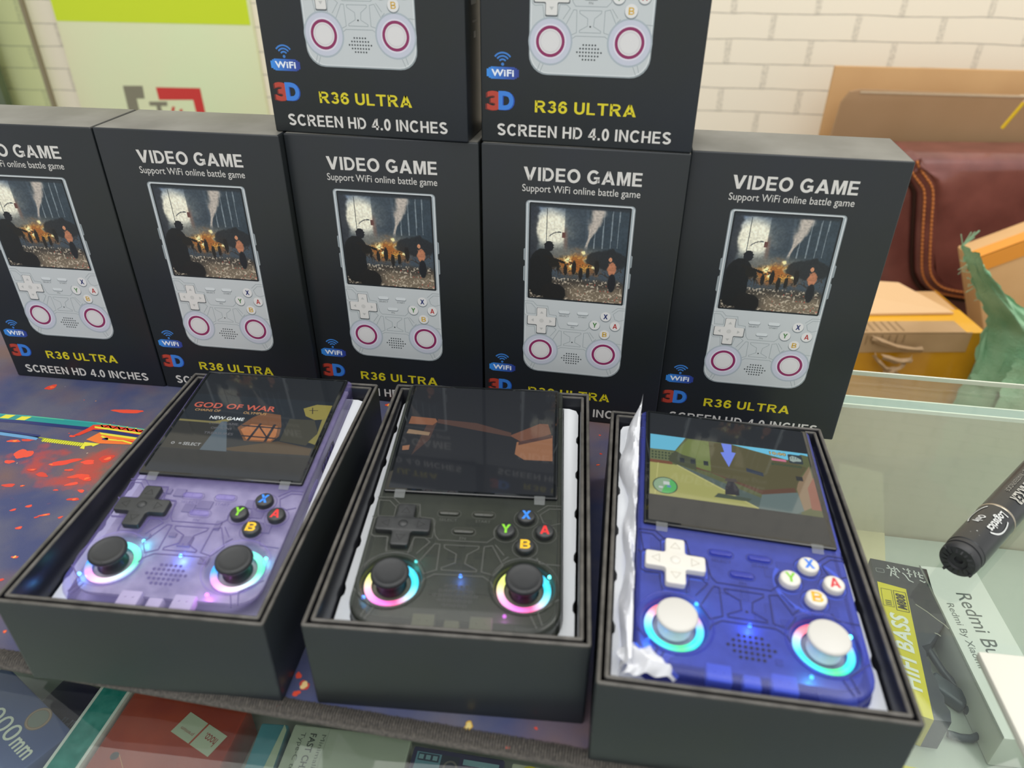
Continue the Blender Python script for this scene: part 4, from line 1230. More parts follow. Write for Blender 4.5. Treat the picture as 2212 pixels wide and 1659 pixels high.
def pic_blue(q):
    """open-world game: street, green sheds, blue marker arrow, round map, timer"""
    q.poly(rrect(-37.6, -4.2, 37.6, 72.6, .3, 2), ZP - .004, (.007, .009, .011))
    q.rect(-37.3, 11.9, 37.2, 55.2, ZP, (.075, .085, .032))
    q.poly([(-37.3, 43.8), (-37.3, 55.2), (-20.4, 55.2), (-25.6, 44.4)], ZP + .001, (.10, .36, .50))
    q.poly([(-37.3, 35.6), (-37.3, 44.0), (-26, 43.2), (-26, 35.2)], ZP + .002, (.10, .12, .055))
    for k in range(7):
        for j in range(3):
            q.rect(-36.6 + k * 1.55, 37.0 + j * 2.1, -35.7 + k * 1.55, 38.3 + j * 2.1, ZP + .004, (.03, .045, .022))
    q.rect(-37.3, 33.8, -27, 36.0, ZP + .003, (.13, .050, .022))
    q.poly([(-37.3, 11.9), (-37.3, 34.2), (-25.5, 34.0), (9.9, 11.9)], ZP + .002, (.27, .27, .085))
    q.poly([(-25.5, 33.8), (-24.2, 34.4), (12.5, 18.8), (28.5, 18), (28, 11.9), (9.9, 11.9)], ZP + .003, (.060, .085, .075))
    q.strip([(-25.0, 34.0), (9.9, 12.0)], .7, ZP + .004, col=(.36, .35, .13))
    q.strip([(-33.5, 34), (-34.9, 12)], .5, ZP + .004, col=(.36, .35, .13))
    q.poly([(-19.2, 54.6), (-9.3, 54.6), (-9.2, 44.1), (-9.3, 33), (-24.0, 34.4), (-28.2, 36.5), (-25.4, 44.2)], ZP + .005, (.115, .145, .038))
    q.poly([(-25.4, 44.2), (-28.4, 40), (-28.4, 36), (-24, 34.2), (-16, 32), (-16, 40.5), (-22, 42)], ZP + .006, (.045, .052, .026))
    q.poly([(-9.3, 54.6), (.3, 54.6), (27.0, 48.3), (35.4, 44.6), (30.5, 36), (27.8, 26.5), (12.5, 22), (-9.3, 31.6)], ZP + .005, (.070, .062, .024))
    q.poly([(-16, 33), (-9.3, 31.8), (12.5, 21.5), (28, 26.0), (27.4, 29), (12.5, 24.4), (-16, 34.4)], ZP + .007, (.085, .040, .022))
    q.poly([(1.6, 54.9), (37.2, 55.2), (37.2, 53.4), (34, 54.0), (27.0, 48.6)], ZP + .006, (.11, .40, .56))
    for x in (-23.5, -18.5, -12.5):
        q.rect(x, 36.4, x + 2.2, 39.6, ZP + .008, (.014, .018, .020))
    q.poly([(7, 38.6), (14.5, 36.6), (14.5, 34), (7, 36)], ZP + .008, (.020, .028, .045))
    q.rect(29.2, 34.4, 32.2, 37.4, ZP + .008, (.020, .020, .018))
    q.poly([(28.2, 30), (36.6, 46), (37, 20), (29.5, 14.4)], ZP + .0045, (.19, .13, .075))
    q.poly([(33.4, 30), (37.2, 38), (37.2, 16), (33, 16)], ZP + .005, (.20, .07, .045))
    q.poly([(12.5, 22), (28.4, 26), (29.5, 14.4), (26, 11.9), (9.9, 11.9)], ZP + .0046, (.090, .125, .120))
    # blue marker arrow
    q.poly([(-3.3, 54.8), (1.6, 54.8), (1.2, 48.8), (3.1, 48.7), (-.9, 37.6), (-4.1, 47.6), (-2.3, 48.2)], ZP + .010, (.13, .19, .62))
    # round map
    q.poly(circ(-30.4, 18.7, 5.6, 32), ZP + .010, (.03, .05, .035)); q.poly(circ(-30.4, 18.7, 5.1, 32), ZP + .012, (.20, .30, .19))
    q.poly([(-30.4, 18.7)] + [(-30.4 + 5.1 * cos(radians(a)), 18.7 + 5.1 * sin(radians(a))) for a in range(-110, 61, 10)], ZP + .014, (.07, .33, .09))
    q.rect(-31.2, 19.2, -28.4, 21.4, ZP + .016, (.42, .46, .44)); q.rect(-33.2, 16.6, -31.4, 17.8, ZP + .016, (.42, .46, .44)); q.rect(-29.6, 17.6, -27.8, 19.0, ZP + .017, (.10, .20, .34))
    # rider-free scooter standing in the street
    q.poly([(-4.0, 18.2), (2.2, 18.6), (2.4, 23), (.5, 27.5), (-2.2, 27.5), (-3.6, 23)], ZP + .010, (.020, .018, .022))
    q.poly([(-3.6, 27.2), (2.2, 27.4), (1.6, 29.6), (-2.8, 29.4)], ZP + .011, (.055, .045, .040))
    q.poly([(-9, 15.5), (6, 15.5), (7.5, 17.6), (-7, 18.4)], ZP + .008, (.045, .060, .040))
    # timer, health bar, fist icon, money row
    q.text('10:00', 19.1, 51.2, 26.9, 53.6, ZP + .014, (.05, .04, .01), bold=.06)
    q.text('10:00', 19.3, 51.5, 26.7, 53.3, ZP + .016, (.45, .30, .05), bold=.02)
    q.poly(rrect(19.6, 46.9, 26.4, 48.5, .4, 2), ZP + .014, (.45, .13, .20))
    q.text('$00000000', 19.0, 43.4, 33.0, 45.3, ZP + .014, (.018, .05, .025), bold=.02)
    q.poly(rrect(27.6, 46.6, 34.2, 53.2, .8, 3), ZP + .013, (.02, .03, .035))
    q.poly([(28.2, 48.4), (29.6, 47.6), (31.2, 48.3), (33.4, 48.6), (33.6, 50.0), (31.6, 51.6), (29.6, 52.2), (28.3, 51.0)], ZP + .015, (.24, .30, .27))
    for x in (29.4, 30.6, 31.8):
        q.strip([(x, 51.6), (x - .3, 49.8)], .22, ZP + .017, col=(.03, .045, .05))


console('purple', 'clear purple handheld console with black keys, lying in the left open box', CON[0], pic_purple)
console('black', 'smoky black handheld console with black keys, lying in the middle open box', CON[1], pic_black)
console('blue', 'clear blue handheld console with white keys, lying in the right open box', CON[2], pic_blue)

# ---------------------------------------------------------------- crumpled white plastic sleeve beside the blue console
bag = thing('plastic_sleeve', 'crumpled white plastic sleeve tucked along the left side of the blue console', 'plastic bag', CON[2][0], CON[2][1])
q = MB(); r = random.Random(11); nu, nv = 64, 9; vs = []
for i in range(nu + 1):
    t = i / nu; y = -74 + 148 * t
    up = 3.0 + 3.0 * sin(t * 9 + 1) * (1 - t) + 3.5 * max(0, (t - .62) / .38) + (9 * max(0, (t - .88) / .12) ** 1.4)
    for j in range(nv + 1):
        s = j / nv
        b = sin(pi * min(1, max(0, (t - .62) / .38)))
        x = -46.4 - 3.6 * b * (1 - s) + s * 4.0 + 1.0 * sin(t * 23 + s * 4) * (1 - s) + (3.0 * (t - .94) / .06 if t > .94 else 0)
        z = -8.6 + (up + 5.6) * (sin(s * pi * .62)) + r.uniform(-.5, .5) + .9 * sin(t * 41 + j)
        if z > .2 and x > -42.6: x = -42.6
        z = min(z, .4 + up if t > .8 else 1.2)
        if x > -42.4 and t < .95: x = -42.4
        vs.append((x, y + r.uniform(-.5, .5), z))
q.T = Matrix.Diagonal((.001, .001, .001, 1))
q.add(vs, [[i * (nv + 1) + j, (i + 1) * (nv + 1) + j, (i + 1) * (nv + 1) + j + 1, i * (nv + 1) + j + 1] for i in range(nu) for j in range(nv)])
SLEEVE = clear_mat('milky_film', (.95, .95, .97), (.80, .81, .84), .82, .3)
sl = q.build('sheet', SLEEVE, bag, smooth=28)
q = MB(); q.T = Matrix.Diagonal((.001, .001, .001, 1)); vs = []; nu, nv = 14, 12
for i in range(nu + 1):                         # crumpled end spilling over the front left corner
    for j in range(nv + 1):
        u, v = i / nu, j / nv
        vs.append((-45.5 + 18 * u + 2 * sin(v * 7), -78.0 + 15 * v - 4 * u * (v - .3), -4.5 + 6.5 * sin(u * pi) * sin(v * pi * .9 + .2) + 1.2 * sin(u * 17 + v * 5) + r.uniform(-.5, .5) + (1.8 if v < .3 else 0)))
q.add(vs, [[i * (nv + 1) + j, (i + 1) * (nv + 1) + j, (i + 1) * (nv + 1) + j + 1, i * (nv + 1) + j + 1] for i in range(nu) for j in range(nv)])
q.build('crumpled_end', SLEEVE, bag, smooth=28)

# ---------------------------------------------------------------- marker pen on the glass
MA, MBp = Vector((.2147, .2529, .0052)), Vector((.2782, .3072, .0052))
ax = (MBp - MA).normalized(); upv = Vector((0, 0, 1)); sd = upv.cross(ax).normalized(); nz = ax.cross(sd)
mk = thing('marker_pen', 'thick black marker pen lying on the glass counter', 'marker', MA, Matrix((sd, nz, ax)).transposed().to_euler())
PR = .0091
BLK = mat('marker_black', '#1f2123', .3, coat=.2); BLK2 = mat('marker_plug', '#2b2c2e', .5)
q = MB(); q.lathe([(PR * .93, .0075), (PR * .99, .0080), (PR, .009), (PR, .128)], 48, cap0=True, cap1=True)
q.build('barrel', [BLK], mk, smooth=40)
q = MB(); q.lathe([(PR * .5, -.0004), (PR * .86, -.0004), (PR * .95, .0006), (PR * .97, .0034), (PR * .91, .0036), (PR * .91, .0046), (PR * .97, .0048), (PR * .97, .0073), (PR * .90, .0075)], 48, cap0=False, cap1=False)
q.lathe([(PR * .5, -.0004), (PR * .45, .0008), (PR * .22, .0008), (PR * .2, .0022), (.0001, .0022)], 32, cap1=False)
for k in range(4):
    a = k * pi / 2 + .5
    q.T = Matrix.Rotation(a, 4, 'Z'); q.box(PR * .80, -.0006, -.0012, PR * .95, .0006, .0004); q.T = Matrix.Identity(4)
q.build('end_plug', [BLK2], mk, smooth=40)
q = MB(); q.lathe([(PR * .9, .1280), (PR * 1.03, .1282), (PR * 1.03, .172), (PR * .98, .175), (.001, .175)], 40, cap1=False)
q.build('cap', [BLK2], mk, smooth=40)


def wrap(x, y, z):                             # x runs toward the plug, y round the barrel (0 = top)
    a = y / PR
    return ((PR + z) * sin(-a), (PR + z) * cos(a), x)


def wtext(q, s, xa, xb, ya, yb, col, bold=.02):
    q.text(s, xa, ya, xb, yb, .0004, col, bold=bold, wrap=wrap)


q = MB(); SIL = '#c9cbc9'
wtext(q, 'Logistics', .0405, .0225, -.0002, .0052, SIL, .03)
wtext(q, 'Only', .0310, .0240, -.0062, -.0018, SIL, .03)
wtext(q, 'PERMANENT MARKER', .1120, .0545, .0000, .0060, '#a9a79f', .04)
wtext(q, 'INSTANT-DRYING - WATERPROOF', .1120, .0600, -.0044, -.0020, '#85837c', .0)
wtext(q, 'OPEN END PLUG. ADD INK', .0112, .0100, -.011, .009, '#b9b9b6', .0) if False else None
for a0, a1, rx, ry, w in ((55, 150, .0115, .0088, .0009), (235, 330, .0115, .0088, .0009)):
    pts = [(.0310 + rx * cos(radians(a)), -.0006 + ry * sin(radians(a))) for a in np.linspace(a0, a1, 20)]
    n0 = len(q.v); q.strip(pts, w, .0003, col=SIL)
    q.v[n0:] = [wrap(x, y, z) for x, y, z in q.v[n0:]]
    for f in range(len(q.f) - (len(pts) - 1), len(q.f)): q.f[f] = q.f[f][::-1]
n0 = len(q.v); q.poly([(.0170, -.0008), (.0140, -.0030), (.0140, .0014)], .00003, SIL); q.v[n0:] = [wrap(x, y, z) for x, y, z in q.v[n0:]]
q.build('barrel_print', PRINT, mk, smooth=0)
q = MB(); q.lathe([(PR + .00003, .0435), (PR + .0002, .0438), (PR + .0002, .0448), (PR + .00003, .0451)], 48, cap1=False)
q.build('silver_band', mat('marker_silver', '#b3a998', .25, metallic=.8), mk)
q = MB(); n0 = 0; q.poly([(.071, .0075), (.080, .0065), (.080, .0125), (.071, .0125)], .00003, '#2a52b8'); q.v[n0:] = [wrap(x, y, z) for x, y, z in q.v[n0:]]
q.build('colour_patch', PRINT, mk, smooth=0)

# ---------------------------------------------------------------- goods on the counter's shelf, seen through the glass
SH = -0.1249                                   # top of the shelf


def flat_box(name, label, cat, cx, cy, yaw, w, l, h, color, z=SH, rough=.35, noise=None, part='carton', r=.0012):
    t = thing(name, label, cat, (cx, cy, z), (0, 0, yaw))
    q = MB(); rbox(q, -w / 2, -l / 2, 0, w / 2, l / 2, h, r, n=2)
    q.build(part, mat(name + '_skin', color, rough, noise=noise), t)
    return t


# torn black earphone box with a yellow printed panel
eb = thing('earphone_box', 'torn black earphone box with a yellow panel and white brush lettering, under the glass', 'box', (0, 0, SH))
q = MB(); q.prism([(.2138, .2452), (.2295, .2387), (.2386, .2374), (.2413, .2440), (.2405, .2485), (.2424, .2530), (.2417, .2571), (.2436, .2630), (.243, .2691), (.2450, .2740), (.2448, .2785), (.2462, .2830), (.2456, .2866), (.2514, .2883), (.2696, .3056), (.2716, .3247), (.2777, .3481), (.2436, .3577)][:], 0, .0249, .0005)
q.build('carton', mat('torn_black_card', '#343a40', .35, noise=(70, '#23283a', .9)), eb, smooth=30)
q = MB(); q.poly([(.2138, .2452), (.2295, .2387), (.2555, .3303), (.2396, .3368)], .0250, '#d6c91c')
q.poly([(.2138, .2452), (.2295, .2387), (.2396, .3368)][:0] or [(.2138, .24515), (.21375, .2450), (.22945, .23845), (.2295, .2387)], .0250, '#d6c91c')
q.build('yellow_panel', PRINT, eb, smooth=0)
q = MB(); q.add([(.21365, .2449, .0249), (.2295, .23845, .0249), (.2295, .23845, .0005), (.21365, .2449, .0005)], [[0, 3, 2, 1]], col='#b9ae22')
q.build('yellow_end', PRINT, eb, smooth=0)
ey = radians(-15.8)
q = MB(); q.T = Matrix.Translation((.2475, .3335, .0252)) @ Matrix.Rotation(ey + pi / 2, 4, 'Z')     # text runs away from the viewer
q.text('HIFI BASS', -.0800, -.0058, -.0240, .0046, 0, '#e4e6d8', bold=.03, shear=.25)
q.text('M808', -.0195, -.0068, -.0065, -.0012, 0, '#23240f', bold=.04, shear=.2)
q.strip([(-.0045, -.0076), (-.0045, -.0004), (-.0210, -.0004), (-.0210, -.0076)], .0004, 0, col='#4a4a14', closed=True)
q.strip([(-.0045, .0008), (-.0045, .0070), (-.0190, .0070), (-.0190, .0008)], .0003, 0, col='#6a6a1c', closed=True)
for k in range(3):
    q.rect(-.0180 + k * .0016, .0020, -.0172 + k * .0016, .0056, 0, '#6a6a1c')
q.build('panel_print', PRINT, eb, smooth=0)
q = MB(); q.T = Matrix.Translation((.2600, .3430, .0252)) @ Matrix.Rotation(ey + radians(2), 4, 'Z') @ Matrix.Diagonal((1, 1, 1, 1))
strokes = [[(-.0095, .006), (-.0075, .002), (-.009, -.004)], [(-.0105, .003), (-.0045, .0035)], [(-.008, .001), (-.0045, .0008)], [(-.0072, -.001), (-.004, -.0045)], [(-.0055, .0055), (-.0055, -.003)], [(-.0042, .0045), (-.0025, .001)],
           [(.000, .0055), (.001, .004)], [(-.001, .001), (.0005, -.001), (.002, -.005), (.0045, -.0062)], [(.002, .0045), (.0045, .004)], [(.0032, .006), (.0032, -.002)], [(.0018, .0012), (.005, .0008)],
           [(.0068, .005), (.0068, -.001)], [(.006, .003), (.008, .003)], [(.0095, .0045), (.0095, -.0005), (.0115, -.001)], [(.0085, .002), (.0118, .0015)], [(.0088, -.003), (.0112, -.0045), (.0122, -.0035)]]
for p in strokes:
    q.strip(p, .0008, 0, col='#c9cdc8')
q.strip([(p[0], p[1]) for p in rrect(-.0175, -.002, -.0125, .0015, .0008, 3)], .0003, 0, col='#8f9696', closed=True)
q.build('brush_lettering', PRINT, eb, smooth=0)
q = MB()
for a, b in (((.2560, .3180), (.2640, .3060)), ((.2640, .3060), (.2676, .2990)), ((.2575, .2960), (.2600, .2935))):
    q.strip([a, ((a[0] + b[0]) / 2 + .0006, (a[1] + b[1]) / 2), b], .0007, .02505, col='#9b9a8c')
q.build('scuff_mark', PRINT, eb, smooth=0)

rb = flat_box('earbud_box', 'white earbud box with dark grey lettering, under the glass below the marker', 'box', .2856, .2880, radians(-5.8), .0362, .124, .0249, '#dcded6', rough=.3)
q = MB(); q.T = Matrix.Translation((0, 0, .02502)) @ Matrix.Rotation(-pi / 2, 4, 'Z')
q.text('Redmi Buds 5', -.0395, -.0035, .0290, .0055, 0, '#5c625f', bold=.0)
q.text('Redmi By Xiaomi', -.0300, -.0140, .0180, -.0085, 0, '#6d736f')
q.build('lettering', PRINT, rb, smooth=0)
q = MB(); q.strip([(-.0181, -.0615), (-.0181, .0615)], .0011, .02503, col='#6f746c')
q.build('creased_edge', PRINT, rb, smooth=0)
wb = thing('white_carton', 'plain white carton lying on top of the counter glass at the right edge', 'box', (.2008, .2054, -.0038), (0, 0, radians(-7)))
q = MB(); rbox(q, 0, -.085, 0, .075, 0, .0042, .0009, n=2)
q.build('carton', mat('white_carton_skin', '#d6d5c9', .4), wb)

cb = thing('charging_cable', 'black charging cable with a chunky plug, under the glass by the earbud box', 'cable', (0, 0, SH))
q = MB(); q.tube([(.2575, .2960, .0105), (.259, .2934, .009), (.2621, .2835, .006), (.2656, .2765, .004), (.2700, .2690, .0035), (.2700, .2620, .0035), (.2690, .2540, .003), (.2650, .2440, .003), (.2590, .2417, .003), (.2534, .2422, .003), (.2470, .2446, .003)], .0022, 8)
q.build('cord', mat('cord_black', '#3c444a', .4), cb, smooth=60)
q = MB(); q.T = Matrix.Translation((.2590, .2700, 0)) @ Matrix.Rotation(radians(38), 4, 'Z')
rbox(q, -.0055, -.011, .0005, .0055, .011, .0085, .002); rbox(q, -.0042, -.019, .001, .0042, -.011, .0075, .002)
q.build('plug', mat('plug_grey', '#4b565c', .35, noise=(90, '#2f363b', .7)), cb, smooth=50)
flat_box('yellow_box', 'yellow box peeking out below the right open box, under the glass', 'box', .197, .190, radians(-12), .04, .05, .024, '#c9bf3a')
flat_box('yellow_tint_sheet', 'added pale yellow sheet tinting the glass, on the counter shelf beside the tallest right box', 'card', .272, .43, radians(-22), .034, .118, .0008, '#c9c09a', part='sheet', r=.0003)  # added sheet whose colour gives the glass a yellow tint

# left side
bb = thing('lens_box', 'blue box with white lettering and a brown seal, under glass at the lower left', 'box', (-.2611, .2270, SH + .0135), (0, 0, radians(-34.5)))
q = MB(); rbox(q, -.045, -.0135, 0, .026, .0180, .0125, .001, n=2)
q.build('carton', mat('lens_box_skin', '#4a5a86', .35, noise=(30, '#5d6a90', .7)), bb)
q = MB(); q.text('000', -.0205, -.0052, .0046, .0040, .0127, '#d8dccb', bold=.0); q.text('mm', .0062, -.0052, .0208, .0006, .0127, '#d8dccb', bold=.02)
q.poly(circ(.0040, .0112, .0066, 32), .0127, '#8a7560'); q.poly(circ(.0040, .0112, .0050, 32), .01275, '#7f8478')
q.strip([(p[0], p[1]) for p in circ(.0040, .0112, .0058, 32)], .0006, .0128, col='#a5917a', closed=True)
q.build('lettering', PRINT, bb, smooth=0)
db = thing('cable_box', 'dark navy cable box partly under the blue box, left of the teal divider', 'box', (-.2455, .2420, SH), (0, 0, radians(-20)))
q = MB(); rbox(q, -.022, -.025, 0, .0165, .022, .0130, .001, n=2)
q.build('carton', mat('cable_box_skin', '#23263f', .35, noise=(40, '#38324a', .8)), db)
q = MB(); q.T = Matrix.Rotation(pi, 4, 'Z')
q.text('or iPh', -.0155, -.0015, .0015, .0045, .0132, '#7f859b', bold=.03)
q.poly([(-.016, -.0215), (-.003, -.0215), (-.006, -.0125), (-.016, -.0140)], .0131, '#a03a2a')
q.build('lettering', PRINT, db, smooth=0)
flat_box('lime_box', 'lime green box at the very corner under the glass, below the blue box', 'box', -.262, .192, radians(-40), .03, .03, .0125, '#a9b83a')

hb = thing('red_pouch', 'red orange pack with a pale label, under the glass right of the teal divider', 'pack', (-.1760, .2440, SH), (0, 0, radians(-8.5)))
q = MB(); rbox(q, -.0330, -.062, 0, .0345, .0045, .0249, .0015, n=2)
q.build('carton', mat('red_pack_skin', '#b04a32', .3, noise=(28, '#8f2f25', .9)), hb)
q = MB(); q.T = Matrix.Translation((.0150, -.0150, .0251)) @ Matrix.Rotation(radians(180 - 21), 4, 'Z')
q.rect(-.0140, -.0065, .0140, .0065, 0, '#b7bfa3')
q.rect(-.0006, -.0065, .0004, .0065, .0001, '#b04a32')
q.text('hoco.', -.0115, -.0030, -.0035, .0020, .00012, '#9d4436', bold=.01)
q.text('premium', .0020, .0008, .0110, .0032, .00012, '#9d5446'); q.text('accessory', .0030, -.0032, .0100, -.0016, .00012, '#9d7466') if False else None
q.build('label', PRINT, hb, smooth=0)
q = MB(); q.poly(circ(-.0215, -.0330, .0022, 16), .0251, '#3b3236')
q.strip([(-.0195, -.0320), (-.004, -.048), (.004, -.060)], .0004, .0251, col='#c98a5c')
q.build('hang_hole', PRINT, hb, smooth=0)
tb = flat_box('teal_box', 'small teal box with a pale band, under the glass beside the red pack', 'box', -.1265, .2110, radians(-4), .0150, .045, .0249, '#4f8f98', noise=(120, '#3f7f8a', .6))
q = MB(); q.poly([(.0002, -.0223), (.0073, -.0223), (.0073, .019), (.0052, .0223)], .0251, '#a9b79a')
q.build('side_band', PRINT, tb, smooth=0)
tw = flat_box('cable_carton', 'pale grey cable carton with lettering running down it, under the glass', 'box', -.0860, .2010, radians(-6.5), .0640, .058, .0249, '#b3bba4')
q = MB(); q.T = Matrix.Translation((0, 0, .0251)) @ Matrix.Rotation(-pi / 2, 4, 'Z')
q.text('Minimalist Style', -.0245, -.0160, .0100, -.0130, 0, '#6a7264'); q.text('FAST CHARGING', -.0245, -.0215, .0120, -.0180, 0, '#4b5249', bold=.02); q.text('Type-C to iP', -.0245, -.0272, .0020, -.0240, 0, '#5f675b')
q.rect(-.028, -.0122, .028, -.0120, 0, '#9aa28e')
q.build('lettering', PRINT, tw, smooth=0)
pb = flat_box('picture_box', 'navy box with a small blue picture, under the glass below the middle open box', 'box', -.0290, .1960, radians(-9), .0480, .045, .0249, '#23284f')
q = MB(); q.rect(-.0215, .0080, -.0085, .0195, .0251, '#5f8f9c'); q.rect(-.0205, .0150, -.0095, .0190, .02512, '#2a3c4e')
for k in range(3): q.rect(-.0200 + k * .0036, .0158, -.0176 + k * .0036, .0182, .02514, '#7ba3a8')
q.rect(-.0085, .0080, .0010, .0195, .0251, '#20303f'); q.strip([(p[0], p[1]) for p in circ(-.0030, .0135, .0032, 20)], .0010, .02514, col='#6b6a62', closed=True)
q.rect(.0030, .0160, .0215, .0190, .0251, '#7fa7ad'); q.rect(.0030, .0080, .0215, .0130, .0251, '#333a66')
q.build('picture_print', PRINT, pb, smooth=0)
cw = flat_box('cream_box', 'cream box with a yellow round mark, under the glass at the bottom centre', 'box', .0160, .1880, radians(-9), .0360, .045, .0249, '#cfd0b2')
q = MB(); q.poly(circ(-.0080, .0165, .0055, 24), .0251, '#d3c21c'); q.build('round_mark', PRINT, cw, smooth=0)

# ---------------------------------------------------------------- behind the counter: low table with stored goods
TZ = -0.42
tb2 = thing('storage_table', 'low wooden storage table behind the counter, under the boxes and the bag', 'table', (.78, 1.02, TZ - .03))
q = MB(); q.box(-.55, -.44, 0, .55, .378, .0298)
q.build('table_top', mat('table_wood', '#8a7658', .5, noise=(6, '#75634a', .8)), tb2, smooth=0)
for x in (-.51, .51):
    for y in (-.40, .34):
        q = MB(); q.box(x - .025, y - .025, -.50 + .0005, x + .025, y + .025, 0)
        q.build('leg', mat('table_leg', '#6e5d45', .5), tb2, smooth=0)

KRAFT = mat('kraft_card', '#c99f6c', .6, noise=(7, '#bd9160', .8), bump=(240, .05))
KRAFT_SHADED = mat('kraft_card_shaded', '#a07f5c', .65, noise=(6, '#94734f', .8), bump=(240, .05))  # kraft card with the flap's shade put into the colour
# big cardboard sheets leaning on the wall
def lean_sheet(name, label, pts, t, base, tilt, m):
    o = thing(name, label, 'cardboard', base, (tilt, 0, WALL_YAW))
    q = MB(); q.T = RX
    q.prism(pts, -t, 0, .0012)
    q.build('sheet', m, o, smooth=30)
    return o


lean_sheet('cardboard_sheet', 'large tan cardboard sheet leaning on the brick wall behind the brown bag', [(0, 0), (.62, 0), (.62, .4690), (.0, .4690)], .006, (.5580, 1.385, TZ + .0005), radians(1), KRAFT)
fs2 = lean_sheet('cardboard_flap', 'shade-darkened cardboard flap with a rounded corner, before the tan cardboard sheet', [(-.020, 0), (.44, 0), (.44, .440), (.030, .444), (.014, .440), (.004, .422)], .006, (.5560, 1.345, TZ + .0005), radians(4), KRAFT_SHADED)
q = MB(); q.T = RX
q.box(.03, .4385, -.0062, .44, .4415, .0008)
q.build('torn_edge', mat('torn_card_edge', '#cbb596', .8, bump=(700, .6)), fs2, smooth=0)

# brown leather bag
LEA = mat('brown_leather', '#6a3b36', .30, noise=(16, '#875048', .9), spec=.6, coat=.3, bump=(260, .12))
lb = thing('leather_bag', 'dark brown leather bag with orange double stitching, behind the taped box', 'bag', (0, 1.18, TZ + .0005))
def bag_body(q, x0, x1, z0, z1, y0, y1, r, n=8):
    loops = [[(p[0], y0 + r * (1 - cos(t)), p[1]) for p in rrect(x0, z0, x1, z1, .055, 8, 0, r * (1 - sin(t)))] for t in [k / n * pi / 2 for k in range(n + 1)]]
    loops += [[(p[0], y1 - r * (1 - cos(t)), p[1]) for p in rrect(x0, z0, x1, z1, .055, 8, 0, r * (1 - sin(t)))] for t in [(1 - k / n) * pi / 2 for k in range(n + 1)]]
    q.loft([l[::-1] for l in loops], True, True)


q = MB(); bag_body(q, .50, 1.16, 0, .362, .016, .088, .034)
q.build('body', LEA, lb, smooth=60)
# the flap folds over the top and hangs in front; its left border slants down to a rounded corner
FLAP = [(.622, .352), (.632, .338), (.646, .324), (.661, .307), (.676, .250), (.688, .205), (.699, .170), (.712, .149), (.730, .133), (.752, .123), (.790, .116), (.915, .097), (1.17, .060)]


def offset_path(P, d):
    out = []
    for i, p in enumerate(P):
        a = P[max(i - 1, 0)]; c = P[min(i + 1, len(P) - 1)]
        t = Vector((c[0] - a[0], c[1] - a[1])).normalized()
        out.append((p[0] - t.y * d, p[1] + t.x * d))
    return out


q = MB(); L = []
for k in range(9):                              # rounded border, then over the top to the back
    a = k / 8 * pi / 2
    L.append([(p[0], .014 - .020 * sin(a), p[1]) for p in offset_path(FLAP, .026 * (1 - cos(a)))])
top = [(1.17, .392), (1.0, .395), (.85, .397), (.72, .397), (.660, .396), (.636, .392), (.622, .384)]
rows = []
inner = offset_path(FLAP, .026)
nx = 30
grid = []
X = [.600 + .57 * k / nx for k in range(nx + 1)]


def low_z(x):
    for (x0, z0), (x1, z1) in zip(inner, inner[1:]):
        if x0 <= x <= x1:
            return z0 + (z1 - z0) * (x - x0) / (x1 - x0 + 1e-9)
    return inner[0][1] if x < inner[0][0] else inner[-1][1]


for j in range(13):
    v = j / 12
    row = []
    for i in range(nx + 1):
        x = inner[0][0] + (1.17 - inner[0][0]) * i / nx; zl = low_z(x); zt_ = .345
        row.append((x, -.006 - .004 * sin(pi * v), zl + (zt_ - zl) * v))
    grid.append(row)
for k in range(1, 9):
    a = k / 8 * pi / 2
    grid.append([(x, -.006 + .034 * (1 - cos(a)), .345 + .025 * sin(a)) for x, _, _ in grid[12]])
grid.append([(x, .088, .369) for x, _, _ in grid[12]])
vs = [p for row in grid for p in row]; w_ = nx + 1
q.add(vs, [[i * w_ + j, i * w_ + j + 1, (i + 1) * w_ + j + 1, (i + 1) * w_ + j] for i in range(len(grid) - 1) for j in range(nx)])
n_ = len(FLAP); vs = [p for l in L for p in l]
q.add(vs, [[i * n_ + j, i * n_ + j + 1, (i + 1) * n_ + j + 1, (i + 1) * n_ + j] for i in range(8) for j in range(n_ - 1)])
side = [(x, y, z) for x, y, z in [g_[0] for g_ in grid[12:]]]
q.add([(p[0] - .012, p[1] + .012, p[2] - .004) for p in side] + side, [[i, i + 1, len(side) + i + 1, len(side) + i] for i in range(len(side) - 1)])
q.build('front_flap', LEA, lb, smooth=60)


def resample(P, step):
    out = []; rem = 0.0
    for a, b in zip(P, P[1:]):
        d = math.hypot(b[0] - a[0], b[1] - a[1]); s = rem
        while s < d:
            t = s / d; out.append((a[0] + (b[0] - a[0]) * t, a[1] + (b[1] - a[1]) * t)); s += step
        rem = s - d
    return out


def smooth_path(P, n=4):
    out = []
    for i in range(len(P) - 1):
        p0, p1, p2, p3 = P[max(i - 1, 0)], P[i], P[i + 1], P[min(i + 2, len(P) - 1)]
        for k in range(n):
            t = k / n
            out.append(tuple(.5 * (2 * p1[c] + (p2[c] - p0[c]) * t + (2 * p0[c] - 5 * p1[c] + 4 * p2[c] - p3[c]) * t * t + (3 * p1[c] - p0[c] - 3 * p2[c] + p3[c]) * t ** 3) for c in (0, 1)))
    return out + [P[-1]]


